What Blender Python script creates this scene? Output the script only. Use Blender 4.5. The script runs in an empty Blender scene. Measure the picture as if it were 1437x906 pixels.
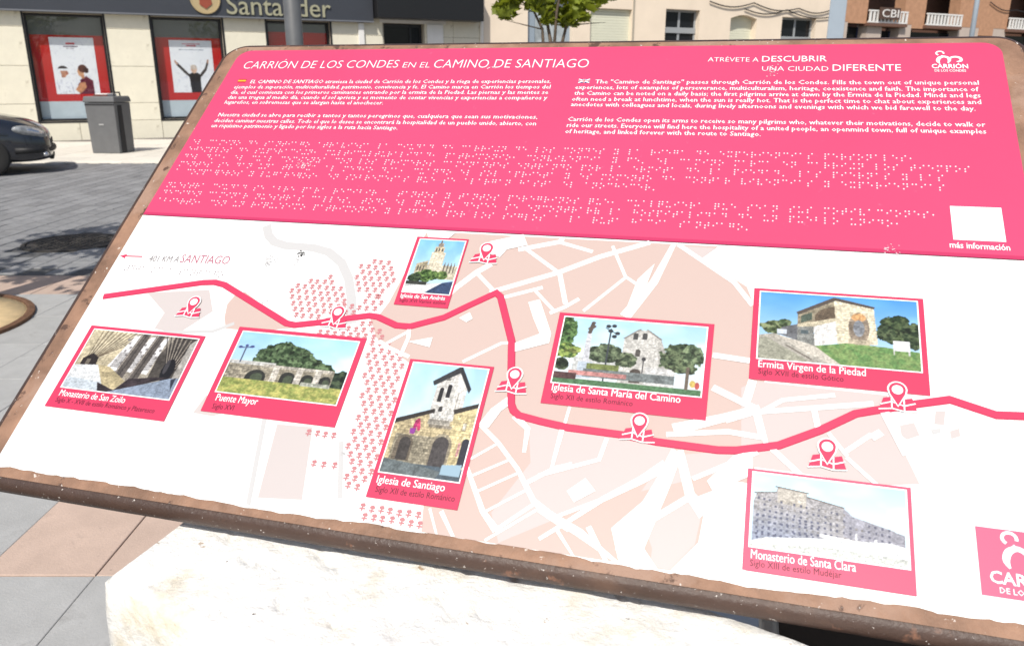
import bpy, bmesh, math, random
import numpy as np
from mathutils import Vector, Matrix, noise as mnoise
random.seed(7); rng = np.random.default_rng(7)
sc = bpy.context.scene
COL = sc.collection

# ------------------------------------------------------------------ camera, sky, sun, exposure
cam = bpy.data.cameras.new('camera'); cam_ob = bpy.data.objects.new('camera', cam); COL.objects.link(cam_ob)
cam_ob.location = (0, 0, 1.42)
cam_ob.rotation_euler = (math.pi/2 - 0.29423, 0, 0)
cam.sensor_width = 36; cam.lens = 28.11; cam.clip_start = 0.05; cam.clip_end = 3000
cam.dof.use_dof = True; cam.dof.focus_distance = 1.15; cam.dof.aperture_fstop = 12
sc.camera = cam_ob

SUN_EL, SHX, SHY = math.radians(50), 0.25, 0.968          # direction the shadows fall
world = bpy.data.worlds.new('World'); sc.world = world; world.use_nodes = True
wn = world.node_tree
sky = wn.nodes.new('ShaderNodeTexSky'); sky.sky_type = 'NISHITA'; sky.sun_disc = False
sky.sun_elevation = SUN_EL; sky.sun_rotation = math.atan2(-SHX, -SHY); sky.air_density = 1.0; sky.dust_density = 2.0
wn.links.new(sky.outputs[0], wn.nodes['Background'].inputs[0]); wn.nodes['Background'].inputs[1].default_value = 0.12
sun = bpy.data.lights.new('sun', 'SUN'); sun.energy = 4.6; sun.angle = math.radians(0.5); sun.color = (1.0, 0.95, 0.87)
sun_ob = bpy.data.objects.new('sun', sun); COL.objects.link(sun_ob)
sv = Vector((SHX*math.cos(SUN_EL), SHY*math.cos(SUN_EL), -math.sin(SUN_EL)))
sun_ob.rotation_euler = sv.to_track_quat('-Z', 'Y').to_euler(); sun_ob.location = (-3, -8, 12)
sc.view_settings.view_transform = 'Standard'; sc.view_settings.look = 'None'
sc.view_settings.exposure = -0.08; sc.view_settings.gamma = 1.0; sc.view_settings.use_curve_mapping = False

# ------------------------------------------------------------------ helpers
def lin(c):
    out = []
    for x in c:
        x = x/255.0
        out.append(x/12.92 if x <= 0.04045 else ((x+0.055)/1.055)**2.4)
    return tuple(out)
KP = 0.68
def ink(r, g, b, k=KP):                    # printed colour: reflectance of the ink
    l = lin((r, g, b)); return tuple(min(0.86, x*k) for x in l)

MATS = {}
def mat(name, col, rough=0.6, spec=0.4, metal=0.0, var=0.0, scale=5.0, bump=0.0, bscale=40.0, rand=0.0,
        spots=None, coat=0.0, detail=6.0, var2=None):
    """Principled with procedural variation. spots = (colour, threshold, scale[, second threshold])"""
    if name in MATS: return MATS[name]
    m = bpy.data.materials.new(name); m.use_nodes = True; MATS[name] = m
    nt = m.node_tree; N = nt.nodes; L = nt.links; b = N['Principled BSDF']
    b.inputs['Roughness'].default_value = rough; b.inputs['Specular IOR Level'].default_value = spec
    b.inputs['Metallic'].default_value = metal; b.inputs['Coat Weight'].default_value = coat
    b.inputs['Base Color'].default_value = (*col, 1)
    cur = None
    tc = N.new('ShaderNodeTexCoord')
    def noise_node(s, d=detail, r=0.6):
        n = N.new('ShaderNodeTexNoise'); n.inputs['Scale'].default_value = s; n.inputs['Detail'].default_value = d
        n.inputs['Roughness'].default_value = r; L.new(tc.outputs['Object'], n.inputs['Vector']); return n
    if var > 0 or rand > 0:
        hsv = N.new('ShaderNodeHueSaturation'); hsv.inputs['Color'].default_value = (*col, 1)
        val = None
        if var > 0:
            n = noise_node(scale); mr = N.new('ShaderNodeMapRange')
            mr.inputs['From Min'].default_value = 0.3; mr.inputs['From Max'].default_value = 0.7
            mr.inputs['To Min'].default_value = 1-var; mr.inputs['To Max'].default_value = 1+var
            L.new(n.outputs['Fac'], mr.inputs['Value']); val = mr.outputs[0]
        if rand > 0:
            oi = N.new('ShaderNodeObjectInfo'); mr2 = N.new('ShaderNodeMapRange')
            mr2.inputs['To Min'].default_value = 1-rand; mr2.inputs['To Max'].default_value = 1+rand
            L.new(oi.outputs['Random'], mr2.inputs['Value'])
            if val is None: val = mr2.outputs[0]
            else:
                mu = N.new('ShaderNodeMath'); mu.operation = 'MULTIPLY'; L.new(val, mu.inputs[0]); L.new(mr2.outputs[0], mu.inputs[1]); val = mu.outputs[0]
        L.new(val, hsv.inputs['Value']); cur = hsv.outputs[0]
    for sp in (spots or []):
        c2, th, s = sp[:3]; soft = sp[3] if len(sp) > 3 else 0.04
        n = noise_node(s, 5, 0.65); mr = N.new('ShaderNodeMapRange')
        mr.inputs['From Min'].default_value = th; mr.inputs['From Max'].default_value = th+soft
        L.new(n.outputs['Fac'], mr.inputs['Value'])
        mx = N.new('ShaderNodeMix'); mx.data_type = 'RGBA'
        if cur is None: mx.inputs[6].default_value = (*col, 1)
        else: L.new(cur, mx.inputs[6])
        mx.inputs[7].default_value = (*c2, 1); L.new(mr.outputs[0], mx.inputs[0]); cur = mx.outputs[2]
    if cur is not None: L.new(cur, b.inputs['Base Color'])
    if bump > 0:
        n = noise_node(bscale, 8, 0.65); bp = N.new('ShaderNodeBump'); bp.inputs['Strength'].default_value = bump
        bp.inputs['Distance'].default_value = 0.01; L.new(n.outputs['Fac'], bp.inputs['Height']); L.new(bp.outputs[0], b.inputs['Normal'])
    return m
def mat_print():
    if 'photo_ink' in MATS: return MATS['photo_ink']
    m = bpy.data.materials.new('photo_ink'); m.use_nodes = True; MATS['photo_ink'] = m
    a = m.node_tree.nodes.new('ShaderNodeAttribute'); a.attribute_name = 'ink'
    b = m.node_tree.nodes['Principled BSDF']; m.node_tree.links.new(a.outputs['Color'], b.inputs['Base Color'])
    b.inputs['Roughness'].default_value = 0.45; b.inputs['Specular IOR Level'].default_value = 0.25
    return m
def mat_glass(name='window_glass', tint=(0.97, 0.985, 1.0), refl=0.10):
    if name in MATS: return MATS[name]
    m = bpy.data.materials.new(name); m.use_nodes = True; MATS[name] = m
    N = m.node_tree.nodes; L = m.node_tree.links; N.remove(N['Principled BSDF'])
    t = N.new('ShaderNodeBsdfTransparent'); t.inputs[0].default_value = (*tint, 1)
    g = N.new('ShaderNodeBsdfGlossy'); g.inputs['Roughness'].default_value = 0.02
    lw = N.new('ShaderNodeLayerWeight'); pw = N.new('ShaderNodeMath'); pw.operation = 'POWER'; pw.inputs[1].default_value = 4.0; L.new(lw.outputs['Facing'], pw.inputs[0])
    fr = N.new('ShaderNodeMath'); fr.operation = 'MULTIPLY_ADD'; fr.inputs[1].default_value = .9; fr.inputs[2].default_value = .05; L.new(pw.outputs[0], fr.inputs[0])
    mx = N.new('ShaderNodeMixShader'); L.new(fr.outputs[0], mx.inputs[0]); L.new(t.outputs[0], mx.inputs[1]); L.new(g.outputs[0], mx.inputs[2])
    L.new(mx.outputs[0], N['Material Output'].inputs[0]); return m

def link(o, parent=None):
    COL.objects.link(o)
    if parent is not None: o.parent = parent
    return o
def tag(o, label=None, cat=None, group=None, kind=None):
    if label: o['label'] = label
    if cat: o['category'] = cat
    if group: o['group'] = group
    if kind: o['kind'] = kind
    return o
def empty(name, loc, rz=0.0, label=None, cat=None, group=None):
    o = bpy.data.objects.new(name, None); o.location = loc; o.rotation_euler = (0, 0, rz); o.empty_display_size = 0.2
    COL.objects.link(o); return tag(o, label, cat, group)
def meshob(name, verts, faces, material, parent=None, smooth=False):
    me = bpy.data.meshes.new(name); me.from_pydata([tuple(map(float, v)) for v in verts], [], [tuple(map(int, f)) for f in faces]); me.update()
    if material is not None: me.materials.append(material)
    if smooth: me.polygons.foreach_set('use_smooth', [True]*len(me.polygons))
    return link(bpy.data.objects.new(name, me), parent)
class MB:
    """collects simple solids for ONE mesh"""
    def __init__(s): s.v = []; s.f = []
    def add(s, v, f):
        k = len(s.v); s.v += [tuple(p) for p in v]; s.f += [tuple(i+k for i in q) for q in f]; return s
    def box(s, x0, x1, y0, y1, z0, z1):
        v = [(x0,y0,z0),(x1,y0,z0),(x1,y1,z0),(x0,y1,z0),(x0,y0,z1),(x1,y0,z1),(x1,y1,z1),(x0,y1,z1)]
        return s.add(v, [(3,2,1,0),(4,5,6,7),(0,1,5,4),(1,2,6,5),(2,3,7,6),(3,0,4,7)])
    def tube(s, pts, r, n=10, cap=True):
        P = [Vector(p) for p in pts]; rs = r if isinstance(r, (list, tuple)) else [r]*len(P)
        rings = []; ref = None
        for i, p in enumerate(P):
            d = (P[min(i+1, len(P)-1)]-P[max(i-1, 0)]).normalized()
            if ref is None: ref = d.orthogonal().normalized()
            ref = (ref-d*ref.dot(d)).normalized(); b = d.cross(ref)
            rings.append([p+(ref*math.cos(2*math.pi*k/n)+b*math.sin(2*math.pi*k/n))*rs[i] for k in range(n)])
        v = [q for rr in rings for q in rr]; f = []
        for i in range(len(P)-1):
            for k in range(n): f.append((i*n+k, i*n+(k+1) % n, (i+1)*n+(k+1) % n, (i+1)*n+k))
        if cap: f.append(tuple(range(n-1, -1, -1))); f.append(tuple((len(P)-1)*n+k for k in range(n)))
        return s.add(v, f)
    def lathe(s, prof, cx=0, cy=0, n=24):
        v = [(cx+r*math.cos(2*math.pi*k/n), cy+r*math.sin(2*math.pi*k/n), z) for r, z in prof for k in range(n)]; f = []
        for i in range(len(prof)-1):
            for k in range(n): f.append((i*n+k, i*n+(k+1) % n, (i+1)*n+(k+1) % n, (i+1)*n+k))
        f.append(tuple(range(n-1, -1, -1))); f.append(tuple((len(prof)-1)*n+k for k in range(n)))
        return s.add(v, f)
    def prism(s, poly, y0, y1):     # polygon in x,z pushed along y
        n = len(poly); v = [(x, y0, z) for x, z in poly]+[(x, y1, z) for x, z in poly]
        f = [tuple(range(n)), tuple(range(2*n-1, n-1, -1))]+[(i, i+n, (i+1) % n+n, (i+1) % n) for i in range(n)]
        return s.add(v, f)
    def build(s, name, m, parent=None, smooth=False, bevel=0.0, seg=2):
        o = meshob(name, s.v, s.f, m, parent, smooth)
        bm = bmesh.new(); bm.from_mesh(o.data); bmesh.ops.recalc_face_normals(bm, faces=bm.faces); bm.to_mesh(o.data); bm.free()
        if bevel > 0:
            b = o.modifiers.new('bevel', 'BEVEL'); b.width = bevel; b.segments = seg; b.limit_method = 'ANGLE'; b.angle_limit = math.radians(35)
        return o
def copy_tree(o, parent=None):
    c = o.copy(); COL.objects.link(c); c.parent = parent
    for ch in list(o.children): copy_tree(ch, c)
    return c

# lettering: mesh of the built-in typeface
_tc = {}
def glyphs(body, res=3, offset=0.0):
    key = (body, res, offset)
    if key in _tc: return _tc[key]
    c = bpy.data.curves.new('type', 'FONT'); c.body = body; c.resolution_u = res; c.offset = offset
    o = bpy.data.objects.new('type', c); COL.objects.link(o); bpy.context.view_layer.update()
    m = bpy.data.meshes.new_from_object(o.evaluated_get(bpy.context.evaluated_depsgraph_get()))
    v = np.empty(len(m.vertices)*3); m.vertices.foreach_get('co', v); v = v.reshape(-1, 3)[:, :2].copy()
    f = [tuple(p.vertices) for p in m.polygons]
    COL.objects.unlink(o); bpy.data.objects.remove(o); bpy.data.curves.remove(c); bpy.data.meshes.remove(m)
    _tc[key] = (v, f); return v, f
CAP = glyphs('H')[0][:, 1].max()

# small painter for the printed photographs (colours in sRGB)
class Canvas:
    def __init__(s, w, h, top, bot):
        s.w, s.h = w, h; t = np.linspace(0, 1, h)[:, None, None]
        s.a = np.ones((h, w, 3))*(np.array(top)*(1-t)+np.array(bot)*t)
        s.X, s.Y = np.meshgrid((np.arange(w)+.5)/w, (np.arange(h)+.5)/h)
    def noise(s, fx, fy, seed=0, octv=4):
        r = np.random.default_rng(seed); out = np.zeros((s.h, s.w)); amp = 1; tot = 0
        for o in range(octv):
            gx, gy = max(2, int(fx*2**o)), max(2, int(fy*2**o)); gr = r.random((gy+2, gx+2))
            x = s.X*gx; y = s.Y*gy; xi = x.astype(int); yi = y.astype(int); u = x-xi; v = y-yi
            u = u*u*(3-2*u); v = v*v*(3-2*v)
            out += amp*((gr[yi, xi]*(1-u)+gr[yi, xi+1]*u)*(1-v)+(gr[yi+1, xi]*(1-u)+gr[yi+1, xi+1]*u)*v); tot += amp; amp *= .6
        return out/tot
    def mask(s, poly):
        m = np.zeros((s.h, s.w), bool); n = len(poly)
        for i in range(n):
            (x0, y0), (x1, y1) = poly[i], poly[(i+1) % n]
            if y0 == y1: continue
            c = ((s.Y >= min(y0, y1)) & (s.Y < max(y0, y1))); xx = x0+(s.Y-y0)*(x1-x0)/(y1-y0); m ^= c & (s.X < xx)
        return m
    def put(s, m, col, var=0, fx=14, seed=1, col2=None):
        n = s.noise(fx, fx*s.h/s.w, seed)
        c = np.ones_like(s.a)*np.array(col, float)
        if col2 is not None:
            k = np.clip((n-.38)/.24, 0, 1)[..., None]; c = c*(1-k)+np.array(col2, float)*k
        c = c*(1+var*(n-.5)*1.5+(.30*(s.noise(s.w*.33, s.h*.33, seed+5, 2)-.5) if var else 0))[..., None]; s.a[m] = c[m]; return s
    def poly(s, p, col, **k): return s.put(s.mask(p), col, **k)
    def rect(s, x0, y0, x1, y1, col, **k): return s.put((s.X >= x0) & (s.X < x1) & (s.Y >= y0) & (s.Y < y1), col, **k)
    def ell(s, cx, cy, rx, ry, col, **k): return s.put(((s.X-cx)/rx)**2+((s.Y-cy)/ry)**2 < 1, col, **k)
    def tree(s, cx, cy, rx, ry, col, col2, seed=3, fx=16):
        n = s.noise(fx*.8, fx*.8*s.h/s.w, seed+50); m = ((s.X-cx)/rx)**2+((s.Y-cy)/ry)**2 < .25+1.25*n
        s.put(m, col, col2=col2, var=.35, fx=fx*1.4, seed=seed)
        d = m & (s.noise(fx*2.2, fx*2.2*s.h/s.w, seed+9, 2)*.8+s.Y*.0 < .30); s.a[d] = s.a[d]*.62
        return s
    def masonry(s, x0, y0, x1, y1, nx, ny, amt=.16, slope=0.0):
        m = (s.X >= x0) & (s.X < x1) & (s.Y >= y0) & (s.Y < y1); v = (s.Y-y0-slope*(s.X-x0))/(y1-y0)*ny; r_ = np.floor(v); u = (s.X-x0)/(x1-x0)*nx+.5*(r_ % 2)
        h = (np.sin(np.floor(u)*12.9898+r_*78.233)*43758.5453) % 1.0
        k = 1+amt*(h-.5)*1.4-amt*(((v % 1) < .16) | ((u % 1) < .10)); warm = (s.a[..., 0] > s.a[..., 2]-4) & (s.a.mean(-1) > 90); m &= warm; s.a[m] = (s.a*k[..., None])[m]; return s
    def line(s, x0, y0, x1, y1, wd, col):
        d = np.array([x1-x0, y1-y0]); L2 = (d**2).sum(); t = np.clip(((s.X-x0)*d[0]+(s.Y-y0)*d[1])/L2, 0, 1)
        return s.put(np.hypot(s.X-x0-t*d[0], s.Y-y0-t*d[1]) < wd, col)
    def arch(s, cx, y0, y1, wd, col, **k):
        r = wd/2*s.w/s.h
        return s.put(((abs(s.X-cx) < wd/2) & (s.Y > y0+r) & (s.Y < y1)) | ((((s.X-cx)/(wd/2))**2+((s.Y-y0-r)/r)**2 < 1)), col, **k)
    def soften(s):
        q = np.clip((s.a[..., 2]-s.a[..., 0]-8)/30, 0, 1)*(s.a[..., 2] > 190); s.a = s.a*(1+(1-q)*(.22*(s.noise(s.w*.5, s.h*.5, 77, 1)-.5)+.16*(s.noise(s.w*.2, s.h*.2, 78, 2)-.5)))[..., None]
        for _ in range(1):
            a = np.pad(s.a, ((1, 1), (1, 1), (0, 0)), 'edge'); s.a = (a[1:-1, 1:-1]*4+a[:-2, 1:-1]+a[2:, 1:-1]+a[1:-1, :-2]+a[1:-1, 2:])/8
        return s
def linear_img(a, k=KP):
    a = np.clip(a, 0, 255)/255.; l = np.where(a <= .04045, a/12.92, ((a+.055)/1.055)**2.4); return np.clip(l*k, 0, .86)
def photo_mesh(name, cv, corner, parent, k=KP):
    """corner(x, y) -> 3D point, x right and y down in 0..1"""
    h, w = cv.h, cv.w; g = linear_img(cv.a, k)
    gx, gy = np.meshgrid(np.linspace(0, 1, w), np.linspace(0, 1, h))
    o0, ex, ey = (np.array(corner(0, 0)), np.array(corner(1, 0))-np.array(corner(0, 0)), np.array(corner(0, 1))-np.array(corner(0, 0)))
    V = o0+gx[..., None]*ex+gy[..., None]*ey
    idx = np.arange(h*w).reshape(h, w); F = np.stack([idx[1:, :-1], idx[1:, 1:], idx[:-1, 1:], idx[:-1, :-1]], -1).reshape(-1, 4)
    me = bpy.data.meshes.new(name); me.vertices.add(h*w); me.vertices.foreach_set('co', V.reshape(-1))
    nf = len(F); me.loops.add(nf*4); me.loops.foreach_set('vertex_index', F.reshape(-1).astype(np.int32))
    me.polygons.add(nf); me.polygons.foreach_set('loop_start', np.arange(0, nf*4, 4, dtype=np.int32))
    me.update(calc_edges=True)
    at = me.color_attributes.new('ink', 'FLOAT_COLOR', 'POINT')
    at.data.foreach_set('color', np.concatenate([g, np.ones((h, w, 1))], -1).astype(np.float32).reshape(-1))
    me.materials.append(mat_print()); return link(bpy.data.objects.new(name, me), parent)

# ------------------------------------------------------------------ ground, road, pavements
M_ground = mat('ground_earth', (0.20, 0.19, 0.175), 0.9, var=.15, scale=.6)
g_ = MB(); g_.box(-900, 900, -900, 900, -0.5, -0.065); tag(g_.build('ground', M_ground), kind='structure')
M_mortar = mat('joint_mortar', (0.17, 0.155, 0.14), 0.95, var=.2, scale=30)
M_mortar2 = mat('road_joint_mortar', (0.10, 0.10, 0.10), 0.95, var=.2, scale=30)
M_cobble = mat('road_paver', (0.235, 0.236, 0.24), 0.8, .3, var=.18, scale=9, bump=.35, bscale=90, rand=.16, spots=[((0.15,0.15,0.155), .62, 3.0, .15)])
M_slab = mat('grey_slab', (0.40, 0.40, 0.392), 0.8, .3, var=.10, scale=6, bump=.25, bscale=120, rand=.05, spots=[((0.31,0.305,0.295), .57, 5.0, .12), ((0.24,0.23,0.22), .665, 23.0, .06)])
M_pink = mat('pink_slab', (0.51, 0.385, 0.315), 0.8, .3, var=.10, scale=6, bump=.25, bscale=120, rand=.05, spots=[((0.42,0.32,0.265), .60, 5.0, .12), ((0.30,0.24,0.20), .665, 23.0, .06)])
M_beige = mat('beige_slab', (0.68, 0.64, 0.56), 0.8, .3, var=.08, scale=4, bump=.15, bscale=90, rand=.05)

road = MB().box(-40, 60, 5.95, 14.70, -0.06, -0.010).build('road', M_mortar2); tag(road, kind='structure')
pave = MB().box(-14, 14, -6, 5.94, -0.06, -0.008).build('pavement', M_mortar); tag(pave, kind='structure')
side = MB().box(-40, 60, 14.71, 60, -0.06, 0.012).build('sidewalk', M_mortar); tag(side, kind='structure')

def paver_mesh(name, lx, ly, m, h=0.05, ch=0.006):
    bm = bmesh.new(); x, y = lx/2, ly/2
    lo = [bm.verts.new(p) for p in ((-x,-y,-h),(x,-y,-h),(x,y,-h),(-x,y,-h))]
    mi = [bm.verts.new(p) for p in ((-x,-y,-ch),(x,-y,-ch),(x,y,-ch),(-x,y,-ch))]
    x -= ch; y -= ch
    hi = [bm.verts.new(p) for p in ((-x,-y,0),(x,-y,0),(x,y,0),(-x,y,0))]
    bm.faces.new(hi)
    for a, b in ((lo, mi), (mi, hi)):
        for i in range(4): bm.faces.new((a[i], a[(i+1) % 4], b[(i+1) % 4], b[i]))
    me = bpy.data.meshes.new(name); bm.to_mesh(me); bm.free(); me.materials.append(m); return me
def put_piece(name, me, x, y, z, parent, rz=0, tilt=0.004):
    o = bpy.data.objects.new(name, me); o.location = (x, y, z)
    o.rotation_euler = (random.uniform(-tilt, tilt), random.uniform(-tilt, tilt), rz); return link(o, parent)
# road pavers, laid lengthways away from the square
PX, PY = 0.20, 0.40
cells = []
nx0, nx1 = int(-16/PX), int(10/PX)
for i in range(nx0, nx1):
    for j in range(0, 22):
        x = i*PX+PX/2; y = 5.99+j*PY+(PY/2 if i % 2 else 0)+PY/2
        if y > 14.70-PY/2: continue
        cells.append((x, y))
man_c = (-4.03, 7.24)
cells = [c for c in cells if (c[0]-man_c[0])**2+(c[1]-man_c[1])**2 > 0.46**2]
def seen(c):
    x, y = c; t = x/y
    return -0.64 < t < (-0.40 if y > 10 else -0.455)
vis = sorted([c for c in cells if seen(c)], key=lambda c: c[1])[:300]; vs = set(vis)
pm = paver_mesh('paving_stone', PX-.008, PY-.008, M_cobble)
for x, y in vis: put_piece('paving_stone', pm, x, y, random.uniform(-.002, .002), road, tilt=.008)
rest = MB()
for x, y in cells:
    if (x, y) in vs: continue
    a, b = PX/2-.004, PY/2-.004; z = random.uniform(-.002, .002)
    rest.add([(x-a,y-b,-.04),(x+a,y-b,-.04),(x+a,y+b,-.04),(x-a,y+b,-.04),(x-a,y-b,z),(x+a,y-b,z),(x+a,y+b,z),(x-a,y+b,z)], [(4,5,6,7),(0,1,5,4),(1,2,6,5),(2,3,7,6),(3,0,4,7)])
tag(meshob('paving_stones', rest.v, rest.f, M_cobble, road), kind='stuff')
# slabs of the square
SX, SY = 0.35, 0.55
sg = paver_mesh('paving_slab', SX-.004, SY-.004, M_slab, ch=.002); sp_ = paver_mesh('pink_paving_slab', SX-.004, SY-.004, M_pink, ch=.002)
for i in range(-9, 12):
    for j in range(-2, 7):
        x = -1.25+SX*i+SX/2; y0 = 2.076+SY*j; y = y0+SY/2
        pink = (i >= -1 and j in (0, 1)) or (j == 6)
        me = sp_ if pink else sg
        put_piece('paving_slab', me, x, y, random.uniform(-.0015, .0015), pave, tilt=.0015)
# sidewalk slabs by the bank
KX = 0.80
bs = paver_mesh('sidewalk_slab', KX-.01, KX-.01, M_beige, ch=.008)
for i in range(-17, -3):
    for j in range(0, 9):
        x, y = i*KX+.4, 14.73+j*KX+.4
        if (x+9.563)*0.4651-(y-20.784)*0.8853 < 0.62: continue
        if x/y < -0.72 or x/y > -0.36: continue
        put_piece('sidewalk_slab', bs, x, y, 0.022+random.uniform(-.001, .001), side, tilt=.001)
# kerb stones
ks = paver_mesh('kerb_stone', 0.99, 0.16, M_beige, ch=.012)
for i in range(-12, -4): put_piece('kerb_stone', ks, i*1.0+.5, 14.64, 0.02, side, tilt=.001)
# manhole cover
M_iron = mat('cast_iron', (0.055, 0.05, 0.045), 0.65, .5, .3, var=.3, scale=12, bump=.6, bscale=60)
mh = empty('manhole_cover', (*man_c, 0), 0, 'round dark iron manhole cover set in the grey paver road', 'manhole')
MB().lathe([(.42, -.05), (.42, .004), (.385, .006), (.385, -.004), (.38, -.05)], n=40).build('rim', M_iron, mh)
MB().lathe([(.375, -.05), (.375, -.002), (.37, .002), (.0, .002)], n=40).build('lid', M_iron, mh)
kn = MB()
for a in range(-5, 6):
    for b in range(-5, 6):
        if a*a+b*b < 27: kn.box(a*.06-.02, a*.06+.02, b*.06-.02, b*.06+.02, .0015, .006)
tag(kn.build('tread_studs', M_iron, mh), kind='stuff')

# ------------------------------------------------------------------ buildings along the street
FB = (-9.563, 20.784); FRZ = math.atan2(0.4651, 0.8853)
M_stone = mat('cream_stone', (0.75, 0.71, 0.58), 0.75, .3, var=.06, scale=2.5, bump=.12, bscale=60, rand=.035, spots=[((0.57,0.53,0.42), .60, 4.0, .14)])
M_cream = mat('cream_render', (0.82, 0.70, 0.56), 0.85, .2, var=.05, scale=1.2, bump=.15, bscale=50, spots=[((0.72,0.61,0.48), .62, 2.0, .16)])
M_grout = mat('stone_joint', (0.40, 0.36, 0.29), 0.9)
M_black = mat('black_metal', (0.012, 0.012, 0.014), 0.4, .5)
M_dark = mat('dark_interior', (0.035, 0.035, 0.04), 0.9, var=.3, scale=3)
M_red = mat('red_window_panel', (0.52, 0.012, 0.012), 0.5, .4)
M_fascia = mat('fascia_slate_grey', (0.045, 0.05, 0.062), 0.45, .5, var=.05, scale=2)
M_fascia_b = mat('fascia_black', (0.012, 0.012, 0.013), 0.35, .5)
M_white = mat('white_paint', (0.78, 0.77, 0.74), 0.6, .3, var=.04, scale=3)
M_letter = mat('letter_pale', (0.36, 0.35, 0.24), 0.4, .5)
M_frost = mat('frosted_glass_grey', (0.55, 0.62, 0.64), 0.3, .5, var=.1, scale=2)
M_greyglass = mat('grey_blind', (0.13, 0.135, 0.13), 0.6, .3, var=.1, scale=1.5)
M_glass = mat_glass()

def wall_boxes(mb, x0, x1, z0, z1, ops, y0, y1):
    xs = sorted({x0, x1, *[o[0] for o in ops], *[o[1] for o in ops]})
    for a, b in zip(xs[:-1], xs[1:]):
        cur = z0
        for o in sorted([o for o in ops if o[0] <= a+1e-6 and o[1] >= b-1e-6], key=lambda o: o[2]):
            if o[2] > cur+1e-4: mb.box(a, b, y0, y1, cur, o[2])
            cur = o[3]
        if cur < z1-1e-4: mb.box(a, b, y0, y1, cur, z1)
    return mb
def fplace(s): return (FB[0]+0.8853*s, FB[1]+0.4651*s, 0)
def text_solid(name, body, x0, x1, zb, cap, yfront, depth, m, parent, res=3):
    v, f = glyphs(body, res); k = cap/CAP; lo, hi = v[:, 0].min(), v[:, 0].max()
    V = [(x0+(p[0]-lo)/(hi-lo)*(x1-x0), yfront, zb+p[1]*k) for p in v]; n = len(V)
    o = meshob(name, V, f, m, parent)
    sm = o.modifiers.new('depth', 'SOLIDIFY'); sm.thickness = depth; sm.offset = -1
    return o

# --- the bank
bank = empty('bank_building', fplace(0), FRZ, 'cream stone bank building with dark fascia and red poster windows', 'building')
W1, W2, W3, DR = (-2.03,-.37,.47,2.93), (.70,2.37,.47,2.93), (3.50,5.19,.47,2.93), (6.72,7.92,0,2.96)
W0 = (-4.75,-3.10,.47,2.93)
UP = [(x, x+1.2, 4.6, 6.5) for x in (-5.2,-2.0,.9,3.7,6.6)]
wall_boxes(MB(), -7, 9.72, -.06, 8.2, [W0, W1, W2, W3, DR]+UP, 0.0, 0.4).build('wall', M_grout, bank)
sp_mesh = {}
def stone_panel(x0, x1, z0, z1):
    key = (round(x1-x0, 2), round(z1-z0, 2)); g = .005
    if key not in sp_mesh:
        w, h = key; o = MB().box(-w/2+g, w/2-g, -.02, -.0005, -h/2+g, h/2-g).build('stone_panel', M_stone, bank, bevel=.004, seg=1); sp_mesh[key] = o
    else:
        o = sp_mesh[key].copy(); COL.objects.link(o); o.parent = bank
    o.location = ((x0+x1)/2, 0, (z0+z1)/2)
ROWS = [(0, .46), (.46, .88), (.88, 1.75), (1.75, 2.62), (2.62, 3.1)]
for a, b in ((-7,-5.9),(-5.9,-4.78),(-3.07,-2.06),(-.34,.67),(2.40,3.47),(5.22,6.0),(6.0,6.69),(7.95,8.85),(8.85,9.72)):
    for z0, z1 in ROWS: stone_panel(a, b, z0, z1)
for a, b in ((-4.78,-3.07),(-2.06,-.34),(.67,2.40),(3.47,5.22)):
    stone_panel(a, (a+b)/2, 0, .44); stone_panel((a+b)/2, b, 0, .44)
up_w = MB()
wall_boxes(MB(), -7, 9.72, 3.75, 8.2, UP, -.015, -.001).build('upper_facing', M_cream, bank)
for x0, x1, z0, z1 in UP:
    w = MB().box(x0,x1,.2,.26,z0,z0+.08).box(x0,x1,.2,.26,z1-.08,z1).box(x0,x0+.08,.2,.26,z0+.08,z1-.08).box(x1-.08,x1,.2,.26,z0+.08,z1-.08).build('upper_window', M_white, bank)
    MB().box(x0+.08,x1-.08,.225,.235,z0+.08,z1-.08).build('pane', mat('dark_pane', (.012,.014,.017), .08, .25), w)
MB().box(-7.2, 9.9, -.3, 6, 8.2, 8.45).build('roof_cornice', M_stone, bank)

# posters in the windows
p1 = Canvas(96, 128, (252,252,255), (250,250,252))
p1.rect(.36,.095,.56,.125,(205,60,70),var=.5,fx=50).rect(.30,.15,.62,.172,(120,110,120),var=.6,fx=60).rect(.36,.19,.54,.205,(190,180,185),var=.4,fx=60)
p1.poly([(.10,1),(.06,.80),(.14,.70),(.28,.68),(.36,.80),(.40,1)],(243,243,248),var=.06,fx=20).line(.36,.80,.40,.99,.012,(205,205,215)).line(.06,.80,.10,.99,.012,(210,210,220))
p1.ell(.235,.60,.075,.085,(196,140,112)).ell(.22,.545,.105,.045,(45,38,42)).rect(.13,.545,.33,.585,(245,245,248)).ell(.30,.625,.03,.03,(170,110,90)).rect(.17,.66,.26,.70,(188,130,104))
p1.poly([(.52,1),(.50,.86),(.58,.74),(.72,.68),(.86,.76),(.86,1)],(108,42,58),var=.2,fx=20).poly([(.44,.92),(.56,.80),(.68,.78),(.70,.88),(.54,.99)],(206,146,108)).ell(.61,.60,.075,.085,(214,160,120))
p1.ell(.66,.545,.10,.07,(92,48,40)).ell(.735,.575,.06,.05,(60,32,32)).poly([(.40,.75),(.52,.70),(.58,.78),(.48,.84)],(246,246,250)).rect(.60,.66,.68,.72,(200,142,104)); p1.soften()
p2 = Canvas(96, 128, (253,253,255), (251,251,253))
p2.rect(.30,.06,.72,.075,(210,120,130),var=.5,fx=60).rect(.40,.095,.62,.12,(205,60,70),var=.5,fx=50).rect(.22,.17,.80,.185,(160,165,175),var=.6,fx=60)
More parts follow.
